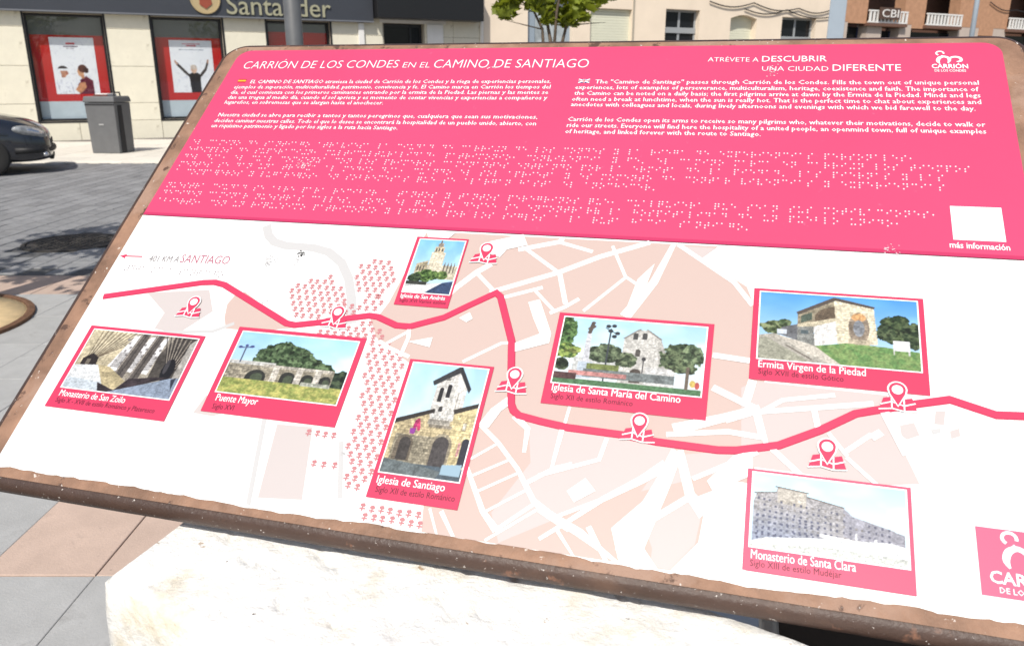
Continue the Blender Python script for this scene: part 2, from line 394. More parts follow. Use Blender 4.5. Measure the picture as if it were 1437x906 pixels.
p2.poly([(.42,1),(.40,.72),(.38,.66),(.46,.62),(.60,.62),(.68,.66),(.66,.74),(.66,1)],(26,26,32),var=.2)
p2.line(.38,.66,.14,.45,.028,(58,52,52)).line(.68,.66,.80,.55,.028,(58,52,52)).line(.80,.55,.86,.42,.024,(66,58,56)).line(.14,.45,.10,.40,.022,(190,150,130)).line(.86,.42,.87,.38,.022,(190,150,130))
p2.ell(.52,.555,.07,.075,(222,186,160)).ell(.52,.51,.075,.045,(206,190,176)).poly([(.10,.75),(.36,.66),(.38,.70),(.14,.82)],(236,238,244)).soften()
def shop_window(o, canvas, pq, rz1=2.46):
    x0, x1, z0, z1 = o; fw = .05
    fr = MB().box(x0,x1,.10,.20,z0,z0+fw).box(x0,x1,.10,.20,z1-fw,z1).box(x0,x0+fw,.10,.20,z0+fw,z1-fw).box(x1-fw,x1,.10,.20,z0+fw,z1-fw).build('window', M_black, bank)
    MB().box(x0-.045,x0-.001,-.03,.10,z0-.04,z1+.03).box(x1+.001,x1+.045,-.03,.10,z0-.04,z1+.03).box(x0-.001,x1+.001,-.03,.10,z0-.04,z0-.001).build('reveal', M_black, fr)
    MB().box(x0+fw,x1-fw,.215,.22,z0+fw,z1-fw).build('pane', M_glass, fr)
    rz0 = .93
    MB().box(x0+fw,x1-fw,.235,.245,rz0,rz1).build('red_backing', M_red, fr)
    MB().box(x0+fw,x1-fw,.235,.245,rz1+.002,z1-fw).build('blind', M_greyglass, fr)
    MB().box(x0+fw,x1-fw,.235,.245,z0+fw,rz0-.002).build('frosted_strip', M_frost, fr)
    MB().box(x0-.1,x1+.1,.5,.52,z0-.1,z1+.1).build('back_board', M_dark, fr)
    if canvas is not None:
        a, b, c, d = pq
        photo_mesh('poster', canvas, lambda x, y: (x0+(a+(b-a)*x)*(x1-x0), .232, d+(c-d)*y), fr, k=.95)
shop_window(W0, None, None)
shop_window(W1, p1, (.265,.84,1.10,2.41))
shop_window(W2, p2, (.225,.84,1.12,2.40))
shop_window(W3, None, None, 2.66)
fas = MB().box(-7, 6.38, -.20, -.021, 2.95, 3.75).build('fascia', M_fascia, bank, bevel=.008)
MB().box(-7, 6.38, -.215, -.201, 2.95, 2.985).build('trim', mat('fascia_trim', (.16,.17,.19), .4, .5), fas)
text_solid('lettering', 'Santander', 2.50, 5.18, 3.035, .46, -.24, .036, M_letter, bank)
em = MB().lathe([(.36,0),(.36,.05),(.335,.055),(.33,.04),(0,.04)], n=40).build('emblem', mat('emblem_gold', (.46,.36,.20), .4, .5), bank)
em.rotation_euler = (math.pi/2, 0, 0); em.location = (2.0, -.20, 3.375)
fl = meshob('flame_mark', [(0,-.24,.06),(.15,-.12,.06),(.12,.05,.06),(.02,.24,.06),(-.03,.10,.06),(-.14,-.02,.06),(-.15,-.14,.06)], [(0,1,2,3,4,5,6)], mat('emblem_flame', (.30,.07,.04), .5), em)
# white pilaster, doorway and the black fascia of the shop beside it
MB().box(5.97, 6.13, -.09, -.021, 0, 2.94).build('pilaster', M_white, bank, bevel=.01)
MB().box(6.40, 9.62, -.50, -.021, 3.06, 4.0).build('shop_fascia', M_fascia_b, bank, bevel=.01)
MB().box(6.60, 8.60, -.06, -.021, 2.965, 3.055).build('door_lintel', M_white, bank)
dr = MB().box(6.72, 6.79, .15, .22, 0, 2.96).box(7.85, 7.92, .15, .22, 0, 2.96).box(7.55, 7.60, .15, .22, 0, 2.96).box(6.79, 7.85, .15, .22, 2.88, 2.96).build('shop_door', M_black, bank)
MB().box(6.79, 7.85, .18, .19, 0, 2.88).build('pane', mat('dark_pane', (.012,.014,.017), .08, .25), dr)
MB().box(8.0, 8.5, -.10, -.021, 0, 2.96).build('door_pillar', M_white, bank, bevel=.01)
MB().tube([(9.75,-.07,0),(9.75,-.07,8.1)], .055, 10).build('downpipe', M_white, bank, smooth=True)

# --- cream house with shuttered openings
M_shut = mat('cream_roller_shutter', (.70,.70,.56), .6, .3, var=.03, scale=3)
M_doorb = mat('blue_grey_door', (.30,.36,.42), .5, .4)
M_frame = mat('grey_window_frame', (.33,.35,.36), .5, .4)
M_pane = mat('dark_pane', (.012,.014,.017), .08, .25)
h2 = empty('cream_house', fplace(17), FRZ, 'plain cream rendered house with dark windows and roller shutters', 'building')
X = -17
D1 = (11.35+X, 12.95+X, 0, 3.9); S1 = (13.62+X, 15.22+X, 0, 3.62); V1 = (16.60+X, 18.05+X, 1.0, 3.70); V2 = (19.44+X, 20.66+X, 1.0, 3.62); V3 = (21.88+X, 23.60+X, 1.0, 3.62)
U2 = [(x, x+1.3, 5.0, 7.2) for x in (11.4+X, 14.0+X, 16.7+X, 19.4+X, 22.0+X)]
wall_boxes(MB(), 9.82+X, 24.55+X, -.06, 9.0, [D1, S1, V1, V2, V3]+U2, 0, .4).build('wall', M_cream, h2)
MB().box(9.82+X, 24.55+X, -.04, -.001, -.06, .9).build('plinth_course', M_stone, h2)
MB().box(9.7+X, 24.7+X, -.4, 5, 9.0, 9.25).build('roof_cornice', M_stone, h2)
MB().box(15.25+X, 15.31+X, -.03, -.001, .9, 9).build('joint_strip', M_grout, h2)
def arch_cap(o, rise, m, parent):
    x0, x1, z0, z1 = o; n = 12
    pts = [(x0, z1)]+[(x0+(x1-x0)*i/n, z1-rise+rise*math.sin(math.pi*i/n)*1.0) for i in range(n+1)]+[(x1, z1)]
    MB().prism(pts[::-1], .001, .39).build('arch_head', m, parent)
for o in (V2,): arch_cap(o, .12, M_cream, h2)
def plain_window(o, parent, bars=(), sash=M_frame):
    x0, x1, z0, z1 = o; f = .07
    fr = MB().box(x0,x1,.2,.27,z0,z0+f).box(x0,x1,.2,.27,z1-f,z1).box(x0,x0+f,.2,.27,z0+f,z1-f).box(x1-f,x1,.2,.27,z0+f,z1-f).box((x0+x1)/2-.04,(x0+x1)/2+.04,.2,.27,z0+f,z1-f).build('window', sash, parent)
    MB().box(x0+f,x1-f,.228,.236,z0+f,z1-f).build('pane', M_pane, fr)
    for z in bars: MB().box(x0+.01,x1-.01,.17,.199,z-.09,z+.09).build('crossbar', sash, fr)
    return fr
for o in U2: plain_window(o, h2, sash=M_white)
plain_window(V1, h2, bars=(3.05,2.55)); plain_window(V3, h2, bars=(2.88,))
d_ = MB().box(D1[0], D1[0]+.32, .15, .24, 0, D1[3]).box(D1[1]-.12, D1[1], .15, .24, 0, D1[3]).box(D1[0]+.32, D1[1]-.12, .15, .24, 2.3, 2.45).box(D1[0]+.32, D1[1]-.12, .15, .24, 3.75, D1[3]).build('door', M_doorb, h2)
MB().box(D1[0]+.32, D1[1]-.12, .19, .2, 0, D1[3]-.1).build('pane', mat('pale_curtained_pane', (.38,.42,.44), .1, .6, var=.5, scale=2), d_)
for o in (S1, V2):
    sh = MB(); z = o[2]
    while z < o[3]-.02:
        yy = .13 if o is S1 else .26
        sh.box(o[0], o[1], yy, yy+.02, z+.004, min(z+.08, o[3])); z += .084
    sh.box(o[0], o[1], yy+.021, yy+.04, o[2], o[3]); tag(sh.build('roller_shutter', M_shut, h2), kind='stuff')

# --- brick house with balconies
M_brick = mat('orange_brick', (.48,.27,.165), .85, .2, var=.14, scale=6, bump=.3, bscale=60)
M_pier = mat('pale_pier', (.52,.44,.38), .8, .2, var=.05, scale=3)
M_brown = mat('brown_shade_panel', (.16,.085,.06), .7)
h3 = empty('brick_house', fplace(33), FRZ, 'orange brick house with white railed balconies over a dark arcade', 'building')
X = -33
ops = [(25.3+X, 26.4+X, 0, 3.52), (27.24+X, 28.28+X, 0, 3.42), (28.97+X, 31.95+X, 0, 3.42), (33.3+X, 34.3+X, 0, 3.25), (35.2+X, 38+X, 0, 3.42),
       (26.3+X, 28.45+X, 3.6, 6.2), (29.7+X, 31.85+X, 3.6, 6.2), (35.2+X, 38+X, 3.6, 6.2)]
wall_boxes(MB(), 24.62+X, 44+X, 3.56, 10, ops, 0, .5).build('wall', M_brick, h3)
wall_boxes(MB(), 24.62+X, 44+X, -.06, 3.56, ops, 0.01, .5).build('arcade_wall', M_pier, h3)
MB().box(24.62+X, 44+X, 1.6, 1.7, 0, 10).build('inner_wall', M_brown, h3)
MB().box(24.5+X, 44.2+X, -.5, 6, 10, 10.3).build('roof_cornice', M_pier, h3)
for k in range(5): 
    o = ops[k]; g_ = MB().box(o[0],o[1],.42,.46,.02,.9).box(o[0],o[0]+.08,.42,.46,.9,o[3]-.1).box(o[1]-.08,o[1],.42,.46,.9,o[3]-.1).build('shop_front', mat('navy_shop_front', (.02,.03,.08), .4, .5), h3)
    MB().box(o[0]+.08,o[1]-.08,.435,.445,.9,o[3]-.1).build('pane', M_pane, g_)
for a, b in ((26.25+X, 28.5+X), (29.65+X, 31.9+X), (35.1+X, 38.1+X)):
    bal = MB().box(a, b, -.16, .3, 3.44, 3.555).build('balcony', M_brown, h3)
    r = MB(); x = a+.05
    while x < b: r.box(x, x+.10, -.14, -.10, 3.615, 3.96); x += .21
    tag(r.build('balusters', M_white, bal), kind='stuff')
    MB().box(a, b, -.15, -.09, 3.965, 4.02).box(a, b, -.15, -.09, 3.56, 3.61).build('handrail', M_white, bal)
sgn = MB().box(26.75+X, 27.9+X, -.24, -.18, 3.70, 4.12).build('shop_sign', mat('sign_brown', (.10,.06,.045), .5), h3)
text_solid('lettering', 'CBI', 26.85+X, 27.8+X, 3.77, .28, -.255, .012, M_white, sgn)
# cables along the fronts
M_cable = mat('black_cable', (.02,.02,.022), .6)
def cable(name, pts, label):
    P = []
    for (s0, z0), (s1, z1) in zip(pts[:-1], pts[1:]):
        for i in range(9):
            t = i/9; P.append((FB[0]+.8853*(s0+(s1-s0)*t)+.4651*.06, FB[1]+.4651*(s0+(s1-s0)*t)-.8853*.06, z0+(z1-z0)*t-.16*math.sin(math.pi*t)))
    return tag(MB().tube(P, .02, 6).build(name, M_cable, smooth=True), label, 'cable', 'cables strung along the fronts')
cable('wall_cable', [(18.4,4.0),(20.4,4.03),(22.6,3.93),(24.4,3.98)], 'thin black cable sagging along the cream house front above its windows')
cable('wall_cable', [(20.0,3.82),(22.0,3.86),(24.5,3.72)], 'lower black cable sagging across the cream house beside the brick house')
cable('wall_cable', [(33.7,4.6),(35.6,4.35),(38.2,4.5)], 'black cable looped across the orange brick between the balconies')

# ------------------------------------------------------------------ street furniture
M_galv = mat('galvanised_grey', (.11,.115,.12), .5, .4, .0, var=.12, scale=8)
M_bluegrey = mat('blue_grey_paint', (.33,.39,.45), .5, .4, var=.05, scale=4)
def lamp(name, loc, r, h, m, label, square=False):
    e = empty(name, loc, -.364 if square else .25, label, 'street lamp')
    if square: MB().box(-r, r, -r, r, 0, h).build('post', m, e, bevel=.01)
    else: MB().lathe([(r*1.15,0),(r*1.15,.9),(r*1.02,.96),(r*.95,h)], n=24).build('post', m, e, smooth=True)
    MB().box(-r*1.8, r*1.8, -r*1.8, r*1.8, 0, .03).build('base_plate', m, e, bevel=.004)
    MB().tube([(0,0,h-.05),(0,-.2,h+.1),(0,-.75,h+.2)], .04, 8).build('arm', m, e, smooth=True)
    MB().box(-.12, .12, -1.25, -.70, h+.14, h+.26).build('lamp_head', m, e, bevel=.04)
lamp('street_lamp', (-2.31, 9.0, 0), .09, 5.2, M_galv, 'round grey metal lamp post standing in front of the bank fascia letters')
lamp('street_lamp', (6.32, 16.6, .02), .15, 6.2, M_bluegrey, 'square blue grey lamp post between the cream house and the brick house', True)
tp = empty('utility_pole', (14.9, 27.5, .02), 0, 'thin blue grey pole in front of the orange brick wall', 'pole')
MB().tube([(0,0,0),(0,0,7.5)], [.085,.07], 12).build('shaft', M_bluegrey, tp, smooth=True)
MB().tube([(0,0,7.48),(0,0,7.56)], .09, 12).build('cap', M_bluegrey, tp)

# --- litter bin
M_bin = mat('bin_grey', (.135,.137,.14), .5, .4, var=.08, scale=5)
M_bin2 = mat('bin_dark_recess', (.02,.02,.022), .7)
lb = empty('litter_bin', (-8.08, 16.55, .022), -.10, 'tall square grey metal litter bin standing before the red poster window', 'litter bin')
def taper(mb, x0, x1, y0, y1, z0, z1, k):
    cx, cy = (x0+x1)/2, (y0+y1)/2
    T = lambda x, y: (cx+(x-cx)*k, cy+(y-cy)*k)
    v = [(x0,y0,z0),(x1,y0,z0),(x1,y1,z0),(x0,y1,z0)]+[(*T(x,y),z1) for x, y in ((x0,y0),(x1,y0),(x1,y1),(x0,y1))]
    return mb.add(v, [(3,2,1,0),(4,5,6,7),(0,1,5,4),(1,2,6,5),(2,3,7,6),(3,0,4,7)])
taper(MB(), -.29, .29, -.27, .27, 0, .98, 1.06).build('body', M_bin, lb, bevel=.015)
taper(MB(), -.335, .335, -.315, .315, .985, 1.10, .93).build('lid', M_bin, lb, bevel=.025)
MB().box(.297, .312, -.18, -.04, .02, .93).build('side_recess', M_bin2, lb)
MB().box(-.30, .30, -.292, -.278, .93, .955).build('front_lip', M_bin2, lb)
MB().box(-.06, .04, -.292, -.285, .55, .575).build('label_plate', mat('plate_pale', (.4,.4,.4), .5), lb)
MB().box(-.10, .16, -.22, .10, 1.102, 1.15).build('ash_tray', mat('ash_tray_white', (.72,.70,.68), .5), lb, bevel=.01)
MB().box(-.12, .17, -.24, -.225, 1.102, 1.135).build('tray_rim', mat('tray_rust', (.16,.06,.05), .6), lb)
MB().tube([(.22,-.1,1.08),(.22,-.08,1.17),(.22,.1,1.17),(.22,.12,1.08)], .015, 8).build('handle', M_bin2, lb, smooth=True)

# --- dark parked car (front end faces along the street)
M_car = mat('car_paint_black_blue', (.010,.012,.018), .22, .6, .0, coat=.8)
M_trim = mat('car_black_plastic', (.012,.012,.013), .55, .4)
M_tyre = mat('tyre_rubber', (.018,.018,.018), .85)
M_rim = mat('alloy_rim', (.45,.45,.47), .3, .5, .8)
M_lampg = mat('headlamp_lens', (.24,.25,.26), .06, .9, .0, coat=1.0, var=.6, scale=9)
M_refl = mat('lamp_reflector', (.7,.7,.72), .12, .6, .9)
car = empty('parked_car', (-7.634, 13.574, 0), math.radians(27.7), 'dark blue black hatchback parked at the kerb, only its front end in view', 'car')
st = [  # x (0 = front, going back), half width, bottom z, shoulder z, top z
 (0.00,.42,.25,.50,.55),(-.03,.58,.215,.55,.62),(-.10,.66,.20,.60,.70),(-.22,.76,.18,.66,.78),(-.42,.815,.17,.72,.855),(-.80,.835,.17,.80,.93),(-1.15,.84,.17,.86,.97),
 (-1.5,.845,.17,.88,.98),(-2.2,.845,.17,.90,.98),(-3.0,.84,.18,.92,.98),(-3.55,.82,.20,.92,.97),(-3.82,.76,.26,.88,.94),(-3.90,.66,.34,.80,.86)]
def ring(x, w, zb, zs, zt):
    half = [(0,zb),(w*.8,zb),(w*.97,zb+.06),(w,zb+(zs-zb)*.45),(w*.985,zb+(zs-zb)*.8),(w*.93,zs),(w*.72,zt-.02),(w*.35,zt+.008),(0,zt+.015)]
    return [(x, y, z) for y, z in half]+[(x, -y, z) for y, z in half[-2:0:-1]]
R_ = [ring(*s) for s in st]; nr = len(R_[0]); V = [p for r in R_ for p in r]; Fc = []
for i in range(len(R_)-1):
    for k in range(nr): Fc.append((i*nr+k, i*nr+(k+1) % nr, (i+1)*nr+(k+1) % nr, (i+1)*nr+k))
Fc += [tuple(range(nr-1,-1,-1)), tuple((len(R_)-1)*nr+k for k in range(nr))]
body = MB().add(V, Fc).build('body', M_car, car, smooth=True); body.modifiers.new('sub', 'SUBSURF').levels = 2; body.modifiers['sub'].render_levels = 2
cab = [(-.95,.72,.95,.965),(-1.55,.70,.95,1.36),(-2.0,.68,.95,1.46),(-2.8,.67,.95,1.45),(-3.45,.66,.95,1.30),(-3.75,.64,.95,1.0)]
cv_ = []; cf = []
for x, w, zb, zt in cab: cv_ += [(x,w,zb),(x,w-.14*(zt-zb)/.5,zt-.03),(x,w*.4,zt),(x,-w*.4,zt),(x,-w+.14*(zt-zb)/.5,zt-.03),(x,-w,zb)]
for i in range(len(cab)-1):
    for k in range(5): cf.append((i*6+k, i*6+k+1, (i+1)*6+k+1, (i+1)*6+k))
MB().add(cv_, cf).build('greenhouse', mat('car_glass', (.015,.018,.02), .05, .7), car, smooth=True)
MB().box(-3.2,-1.75,-.50,.50,1.462,1.485).build('roof', M_car, car, bevel=.01)
bp_ = MB().tube([(-.50,.80,.37),(-.20,.715,.37),(-.06,.52,.37),(-.005,.25,.37),(.005,0,.37),(-.005,-.25,.37),(-.06,-.52,.37),(-.20,-.715,.37),(-.50,-.80,.37)], .05, 12).build('bumper', M_trim, car, smooth=True)
MB().box(-.05,.006,-.34,.34,.43,.52).build('grille', M_trim, car, bevel=.01)
MB().box(-.06,.004,-.40,.40,.20,.27).build('air_intake', M_trim, car, bevel=.01)
def lens(name, c, r, rot, m, parent, sub=None):
    bm = bmesh.new(); bmesh.ops.create_uvsphere(bm, u_segments=24, v_segments=12, radius=1)
    bmesh.ops.scale(bm, vec=r, verts=bm.verts)
    me = bpy.data.meshes.new(name); bm.to_mesh(me); bm.free(); me.materials.append(m); me.polygons.foreach_set('use_smooth', [True]*len(me.polygons))
    o = link(bpy.data.objects.new(name, me), parent); o.location = c; o.rotation_euler = rot; return o
for sy in (1, -1):
    hl = lens('headlight', (-.27, sy*.655, .645), (.265, .10, .088), (0, math.radians(13), sy*math.radians(-30)), M_lampg, car)
    lens('bulb_reflector', (.02, 0, .012), (.19, .113, .058), (0, 0, 0), M_refl, hl)
    lens('fog_lamp', (-.10, sy*.63, .30), (.05, .055, .042), (0, 0, 0), M_refl, car)
    for x in (-.86, -3.15):
        wh = empty('wheel', (x, sy*.76, .29))
        wh.parent = car
        t = MB().lathe([(.18,-.09),(.26,-.10),(.285,-.08),(.29,0),(.285,.08),(.26,.10),(.18,.09)], n=28).build('tyre', M_tyre, wh, smooth=True); t.rotation_euler = (math.pi/2, 0, 0)
        rm = MB().lathe([(.178,-.08),(.178,.085),(.15,.06),(.05,.07),(0,.07)], n=20).build('rim', M_rim, wh); rm.rotation_euler = (math.pi/2*(-sy), 0, 0)

# --- tree pit and trees
M_sand = mat('sandy_soil', (.86,.64,.36), .95, .1, var=.12, scale=14, bump=.5, bscale=60)
M_corten = mat('rusty_steel', (.16,.085,.05), .75, .3, .2, var=.3, scale=20)
pit_c = (-3.73, 4.60)
pit = empty('tree_pit', (*pit_c, 0), 0, 'round tree pit of sandy soil edged with a rusty steel ring', 'tree pit')
MB().lathe([(.75,-.02),(.75,.020),(.72,.025),(.705,.02),(.705,-.02)], n=48).build('edging_ring', M_corten, pit)
MB().lathe([(.704,-.02),(.704,.014),(.4,.025),(.0,.03)], n=48).build('soil', M_sand, pit, smooth=True)
M_bark = mat('tree_bark', (.13,.10,.075), .9, .1, var=.3, scale=14, bump=.8, bscale=30)
def leaf_mat(name, c):
    m = mat(name, c, .5, .3, rand=0, var=.35, scale=2.5)
    b = m.node_tree.nodes['Principled BSDF']
    # leaves let light through
    N = m.node_tree.nodes; L = m.node_tree.links; t = N.new('ShaderNodeBsdfTranslucent'); t.inputs[0].default_value = (c[0]*1.6, c[1]*1.5, c[2]*.8, 1)
    mx = N.new('ShaderNodeMixShader'); mx.inputs[0].default_value = .4; L.new(b.outputs[0], mx.inputs[1]); L.new(t.outputs[0], mx.inputs[2]); L.new(mx.outputs[0], N['Material Output'].inputs[0])
    return m
M_leaf = leaf_mat('leaf_green', (.20,.24,.03))
LEAF = [(0,0),(.22,.10),(.50,.05),(.42,.30),(.55,.55),(.30,.58),(.0,1.0),(-.30,.58),(-.55,.55),(-.42,.30),(-.50,.05),(-.22,.10)]
def tree(name, loc, limbs, crown, nleaf, size, label, seed, group=None, trunk_r=.09, fork=1.6):
    r = random.Random(seed)
    e = empty(name, loc, 0, label, 'tree', group)
    tb = MB().tube([(0,0,-.03),(.015,.01,fork*.5),(0,0,fork)], [trunk_r*1.25,trunk_r,trunk_r*.85], 12)
    ends = []
    for (dx, dy, dz, rr) in limbs:
        P = [(0,0,fork-.06)]; 
        for i in range(1, 6):
            t = i/5; P.append((dx*t+r.uniform(-.05,.05), dy*t+r.uniform(-.05,.05), fork+dz*(t**.85)))
        tb.tube(P, [rr*(1-.75*i/5) for i in range(6)], 8); ends.append(P)
        for i in (2, 3, 4):
            q = Vector(P[i]); d = Vector((r.uniform(-1,1), r.uniform(-1,1), r.uniform(.1,.8)))*.55
            tb.tube([q, q+d*.5, q+d], [rr*.35, rr*.25, rr*.1], 6); ends.append([q, q+d*.5, q+d])
    tb.build('trunk', M_bark, e, smooth=True)
    lv = []; lf = []
    for _ in range(nleaf):
        c = crown(r)
        if c is None: continue
        s = size*r.uniform(.6, 1.25)
        R3 = Matrix.Rotation(r.uniform(0, 6.28), 3, 'Z') @ Matrix.Rotation(r.uniform(1.2, 3.0), 3, 'X') @ Matrix.Rotation(r.uniform(-.6, .6), 3, 'Y')
        k = len(lv)
        for x, y in LEAF: lv.append(Vector(c)+R3 @ Vector((x*s, y*s, -.25*s*abs(x)+.12*s*y*y)))
        lf.append(tuple(range(k, k+len(LEAF))))
    meshob('crown', lv, lf, M_leaf, e)
    return e
def clumps(r, cs):
    c = r.choice(cs); 
    while True:
        p = Vector((r.uniform(-1,1), r.uniform(-1,1), r.uniform(-1,1)))
        if p.length < 1: break
    return (c[0]+p.x*c[3], c[1]+p.y*c[3], c[2]+p.z*c[3]*.8)
rc = random.Random(5)
pitcl = [(rc.uniform(-1.25,1.25), rc.uniform(-1.25,1.1), rc.uniform(2.5,4.0), rc.uniform(.2,.42)) for _ in range(32)]
tree('plane_tree', (*pit_c, .03), [(-.7,.5,1.6,.05),(.7,.4,1.7,.05),(.1,-.7,1.6,.05),(-.3,-.4,2.0,.045),(.5,-.3,1.9,.045)], lambda r: clumps(r, pitcl), 2200, .11,
     'leafy young plane tree growing from the round tree pit', 3, fork=2.1)
mid = [(-.52,0,2.19,.13),(-.46,0,2.34,.15),(-.15,0,2.29,.19),(.0,0,2.12,.11),(.36,0,2.20,.18),(.22,0,2.08,.09),(.55,0,2.35,.2),(.78,0,2.44,.2),(-.25,0,2.45,.25),(.15,0,2.42,.2),
       (-.4,.2,2.75,.4),(.1,.3,2.9,.6),(.6,.2,2.9,.5),(-.2,-.2,3.2,.6),(.3,0,3.5,.6)]
tree('plane_tree', (.45, 10.2, .0), [(-.32,0,1.1,.024),(.05,.1,1.3,.026),(.55,0,1.2,.024),(.25,-.2,1.5,.022)], lambda r: clumps(r, mid), 760, .145,
     'young plane tree with bright hanging leaves in front of the cream house door', 11, fork=1.5, trunk_r=.055)

# ------------------------------------------------------------------ stone block the board stands on
BO = np.array([-0.47906, 1.49458, 1.46832]); A1 = np.array([0.962672, -0.270671, 0.0]); A2 = np.array([0.208616, 0.741966, 0.637155]); A3 = np.array([-0.172459, -0.613371, 0.770736])
BV = np.array([-0.270671, -0.962672, 0.0])
def ub(u, b, z): p = BO+A1*u+BV*b; return (p[0], p[1], z)
M_lime = mat('whitewashed_stone', (.86,.85,.81), .9, .15, var=.03, scale=9, bump=.55, bscale=60, spots=[((.66,.58,.43), .56, 6.0, .16), ((.48,.35,.23), .665, 38.0, .05), ((.17,.14,.12), .70, 55.0, .02)])
ZT = .922
base_c = ub(.60, .55, 0)
cFL, cFR, cBR, cBL = (.255,.724), (1.26,1.03), (1.30,.73), (.252,.41)
NA, NB = 110, 34; bv = []; bf = []
def blk_pt(s, t, z):
    u = (cBL[0]*(1-s)+cBR[0]*s)*(1-t)+(cFL[0]*(1-s)+cFR[0]*s)*t; b = (cBL[1]*(1-s)+cBR[1]*s)*(1-t)+(cFL[1]*(1-s)+cFR[1]*s)*t
    return Vector(ub(u, b, z))-Vector(base_c)
def top_z(s, t):
    d = min(s*1.04, (1-s)*1.04, t*.29, (1-t)*.29); r = .010
    return ZT-(r-math.sqrt(max(0, r*r-(r-min(d, r))**2)))*.8
for j in range(NB+1):
    for i in range(NA+1):
        s_, t_ = i/NA, j/NB; p = blk_pt(s_, t_, top_z(s_, t_))
        k = mnoise.noise(p*9)*.004+mnoise.noise(p*30)*.0025+mnoise.noise(p*80)*.0012
        pit_ = mnoise.noise(p*55+Vector((7, 3, 1))); k -= max(0, pit_-.34)*.03
        p.z += k-.003; bv.append(p)
idx = lambda i, j: j*(NA+1)+i
for j in range(NB):
    for i in range(NA): bf.append((idx(i, j), idx(i, j+1), idx(i+1, j+1), idx(i+1, j)))
rim = [idx(i, 0) for i in range(NA)]+[idx(NA, j) for j in range(NB)]+[idx(i, NB) for i in range(NA, 0, -1)]+[idx(0, j) for j in range(NB, 0, -1)]
prev = rim; RB = 24
for r_ in range(1, RB+1):
    cur = []
    for v0 in rim:
        p = bv[v0].copy(); p.z = p.z*(1-r_/RB); o2 = Vector((p.x, p.y, 0)).normalized()
        q = p+o2*(mnoise.noise(p*9)*.006+mnoise.noise(p*40)*.002+.004*min(1, r_/2)); cur.append(len(bv)); bv.append(q)
    n_r = len(rim)
    for k in range(n_r): bf.append((prev[k], prev[(k+1) % n_r], cur[(k+1) % n_r], cur[k]))
    prev = cur
blk = MB().add(bv, bf).build('stone_block', M_lime, None, smooth=True); blk.location = base_c
tag(blk, 'large rough whitewashed stone block under the tilted information board', 'stone block')

# ------------------------------------------------------------------ information board
BB = np.array(ub(.6, .62, ZT))
board = empty('information_board', tuple(BB), 0, 'tilted tourist information board with pink header, town map and brown frame', 'information board')
def W(u, v, w=0.0):                       # millimetres on the board -> metres relative to the board's base
    return tuple(BO+A1*(u/1000)+A2*(v/1000)+A3*(w/1000)-BB)
def sheet(name, poly, w, m, parent): return meshob(name, [W(u, v, w) for u, v in poly], [tuple(range(len(poly)))[::-1] if area(poly) < 0 else tuple(range(len(poly)))], m, parent)
def area(p): return sum(p[i][0]*p[(i+1) % len(p)][1]-p[(i+1) % len(p)][0]*p[i][1] for i in range(len(p)))
def slab(name, poly, w0, w1, m, parent, bevel=0):
    p = poly if area(poly) > 0 else poly[::-1]; n = len(p)
    v = [W(u, q, w0) for u, q in p]+[W(u, q, w1) for u, q in p]
    f = [tuple(range(n-1,-1,-1)), tuple(range(n, 2*n))]+[(i, (i+1) % n, (i+1) % n+n, i+n) for i in range(n)]
    o = meshob(name, v, f, m, parent)
    if bevel: b = o.modifiers.new('bevel', 'BEVEL'); b.width = bevel; b.segments = 2; b.limit_method = 'ANGLE'
    return o
def ribbon_pts(path, wd):
    P = [np.array(p, float) for p in path]; L = []; R = []
    for i, p in enumerate(P):
        a = P[max(i-1, 0)]; c = P[min(i+1, len(P)-1)]
        d0 = p-a if i else c-p; d1 = c-p if i < len(P)-1 else p-a
        d0 = d0/np.linalg.norm(d0); d1 = d1/np.linalg.norm(d1); t = d0+d1; t = t/np.linalg.norm(t); nrm = np.array([-t[1], t[0]])
        k = 1/max(.45, abs(nrm@np.array([-d0[1], d0[0]]))); h = (wd[i] if isinstance(wd, (list, tuple)) else wd)/2*k
        L.append(p+nrm*h); R.append(p-nrm*h)
    return L, R
class Print:
    """flat print made of several strokes or patches of one colour, each on a hair's breadth of its own"""
    def __init__(s, w): s.v = []; s.f = []; s.w = w; s.runs = []; s.at = (0, 0)
    def done(s): e = (len(s.v), len(s.f)); s.runs.append((s.at, e)); s.at = e; s.w += .012; return s
    def poly(s, p):
        k = len(s.v); p = p if area(p) > 0 else p[::-1]; s.v += [W(u, max(v, -797.0), s.w) for u, v in p]; s.f.append(tuple(range(k, k+len(p)))); return s.done()
    def stroke(s, path, wd):
        L, R = ribbon_pts(path, wd); k = len(s.v); n = len(L)
        s.v += [W(p[0], max(p[1], -797.0), s.w) for p in L]+[W(p[0], max(p[1], -797.0), s.w) for p in R]
        s.f += [(k+i, k+n+i, k+n+i+1, k+i+1) for i in range(n-1)]; return s.done()
    def disc(s, u, v, r, n=14, ry=None): return s.poly([(u+r*math.cos(2*math.pi*i/n), v+(ry or r)*math.sin(2*math.pi*i/n)) for i in range(n)])
    def annulus(s, u, v, r0, r1, n=20, a0=0, a1=2*math.pi): return s.stroke([(u+(r0+r1)/2*math.cos(a0+(a1-a0)*i/n), v+(r0+r1)/2*math.sin(a0+(a1-a0)*i/n)) for i in range(n+1)], r1-r0)
    def each(s, name, m, parent):
        for a, b in s.runs: meshob(name, s.v[a[0]:b[0]], [tuple(i-a[0] for i in f) for f in s.f[a[1]:b[1]]], m, parent)
    def build(s, name, m, parent, kind=None): return tag(meshob(name, s.v, s.f, m, parent), kind=kind)
